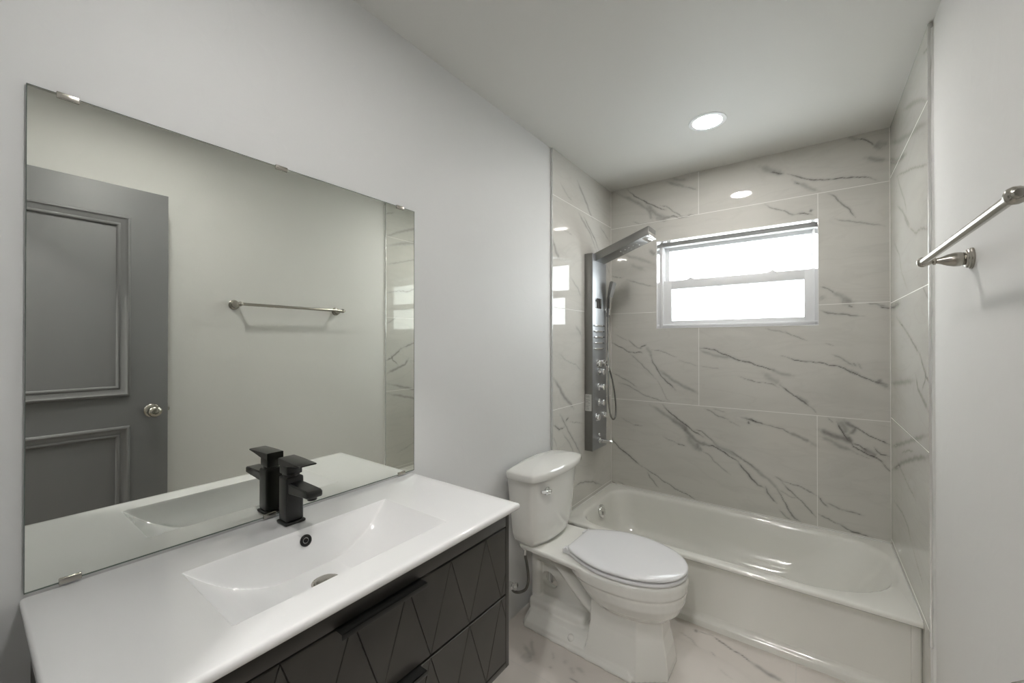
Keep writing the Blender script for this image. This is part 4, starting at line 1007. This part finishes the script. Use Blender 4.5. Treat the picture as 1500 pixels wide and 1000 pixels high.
knob(-.372, .868, .020, .022, False, 'body_jet'); knob(-.262, .868, .018, .022, False, 'body_jet')
bm = BM(); lathe(bm, (PX, -.330, .710), (1,0,0), [(-.001,0), (-.001,.018), (.006,.017), (.008,.012), (.05,.0115), (.09,.0115), (.093,.009), (.093,0)], 24)
lathe(bm, (PX+.022, -.345, .716), (0,-1,.0), [(-.02,0), (-.02,.005), (.045,.004), (.047,0)], 12)
lathe(bm, (PX, -.330, .748), (1,0,0), [(-.001,0), (-.001,.009), (.004,.008), (.005,0)], 18)
obj('tub_spout', bm, M_chrome, sp, label='chrome spout at the foot of the panel')
bm = BM(); box(bm, .006, .049, PY0-.0008, PY0+.0002, .912, 1.018, 0); stc = obj('paper_label', bm, M_sticker, sp, label='pale printed sticker')
bm = BM(); rng = random.Random(5)
for k in range(16):
    z = 1.010-k*.006; l = .030*(.5+.5*rng.random())
    if k in (3, 9): continue
    box(bm, .010, .010+l, PY0-.0011, PY0-.0007, z-.0013, z+.0004)
x_ = obj('print_lines', bm, M_ink, stc, smooth=False); x_.location = (0,0,0)
# hand shower in its holder on the far edge, hose looping down
hs = thing('hand_shower', (.075, -.200, 1.53), 'slim dark hand shower with a looping chrome hose beside the shower panel', 'hand shower')
bm = BM(); R = []
for z, x0, x1, hw in ((1.756,.106,.118,.024), (1.748,.098,.122,.028), (1.69,.086,.106,.027), (1.645,.078,.094,.024), (1.60,.072,.086,.012), (1.54,.068,.080,.009), (1.52,.067,.077,.008)):
    R.append([(x0, -.228-hw, z), (x1, -.228-hw, z-.004), (x1, -.228+hw, z-.004), (x0, -.228+hw, z)])
loft(bm, R); hh = obj('handset', bm, M_steel, hs, sharp=30)
bm = BM(); box(bm, .0, .0035, -.238, -.218, -.045, .045, .001)
for v in bm.verts: v.co = (v.co.x+.101+.115*v.co.z*2.2+.0, v.co.y-.006, v.co.z+1.70)
x_ = obj('spray_slot', bm, M_darkglass, hh, label='dark spray slot'); x_.location = (0,0,0)
bm = BM(); R = []
for z, x0, x1, hw in ((1.650,.093,.098,.0215), (1.60,.084,.090,.013), (1.53,.078,.084,.010)):
    R.append([(x0, -.228-hw, z), (x1, -.228-hw, z), (x1, -.228+hw, z), (x0, -.228+hw, z)])
loft(bm, R); x_ = obj('chrome_edge', bm, M_chrome, hh, label='bright chrome strip'); x_.location = (0,0,0)
bm = BM(); box(bm, .0575, .070, -.240, -.219, 1.545, 1.575, .003); obj('holder', bm, M_chrome, hs)
bm = BM(); P = catmull([(.072,-.228,1.52), (.072,-.228,1.42), (.076,-.238,1.30), (.090,-.255,1.20), (.100,-.285,1.06), (.104,-.290,.96), (.108,-.268,.872), (.112,-.232,.838), (.114,-.198,.858), (.112,-.188,.93), (.106,-.205,1.04), (.098,-.232,1.13), (.090,-.252,1.18), (.082,-.262,1.205)], 10)
tube(bm, P, .0055, 10); obj('hose', bm, M_hose, hs)

# ------------------------------------------------------------------ towel bar on the right wall
tw = thing('towel_bar', (XR, -1.553, 1.565), 'brushed nickel towel bar fixed to the right-hand wall', 'towel bar')
BXX, BZ = 1.420, 1.566
for y in (-1.243, -1.868):
    bm = BM(); lathe(bm, (XR, y, BZ), (-1,0,0), [(0,0), (0,.0275), (.004,.0275), (.006,.0245), (.009,.0245), (.011,.0225), (.014,.0225), (.016,.0165), (.022,.0185), (.032,.0185), (.046,.0145), (.058,.009), (.066,.0068), (.068,.010), (.072,.010), (.074,.0065), (.078,.0075), (.082,.011), (.088,.0135), (.095,.0135), (.101,.0105), (.104,.005), (.105,0)], 36)
    obj('bracket', bm, M_nickel, tw)
bm = BM(); lathe(bm, (BXX, -1.868, BZ), (0,1,0), [(-.018,0), (-.018,.006), (-.012,.008), (0,.0085), (.625,.0085), (.637,.008), (.643,.006), (.643,0)], 28); obj('bar', bm, M_nickel, tw)
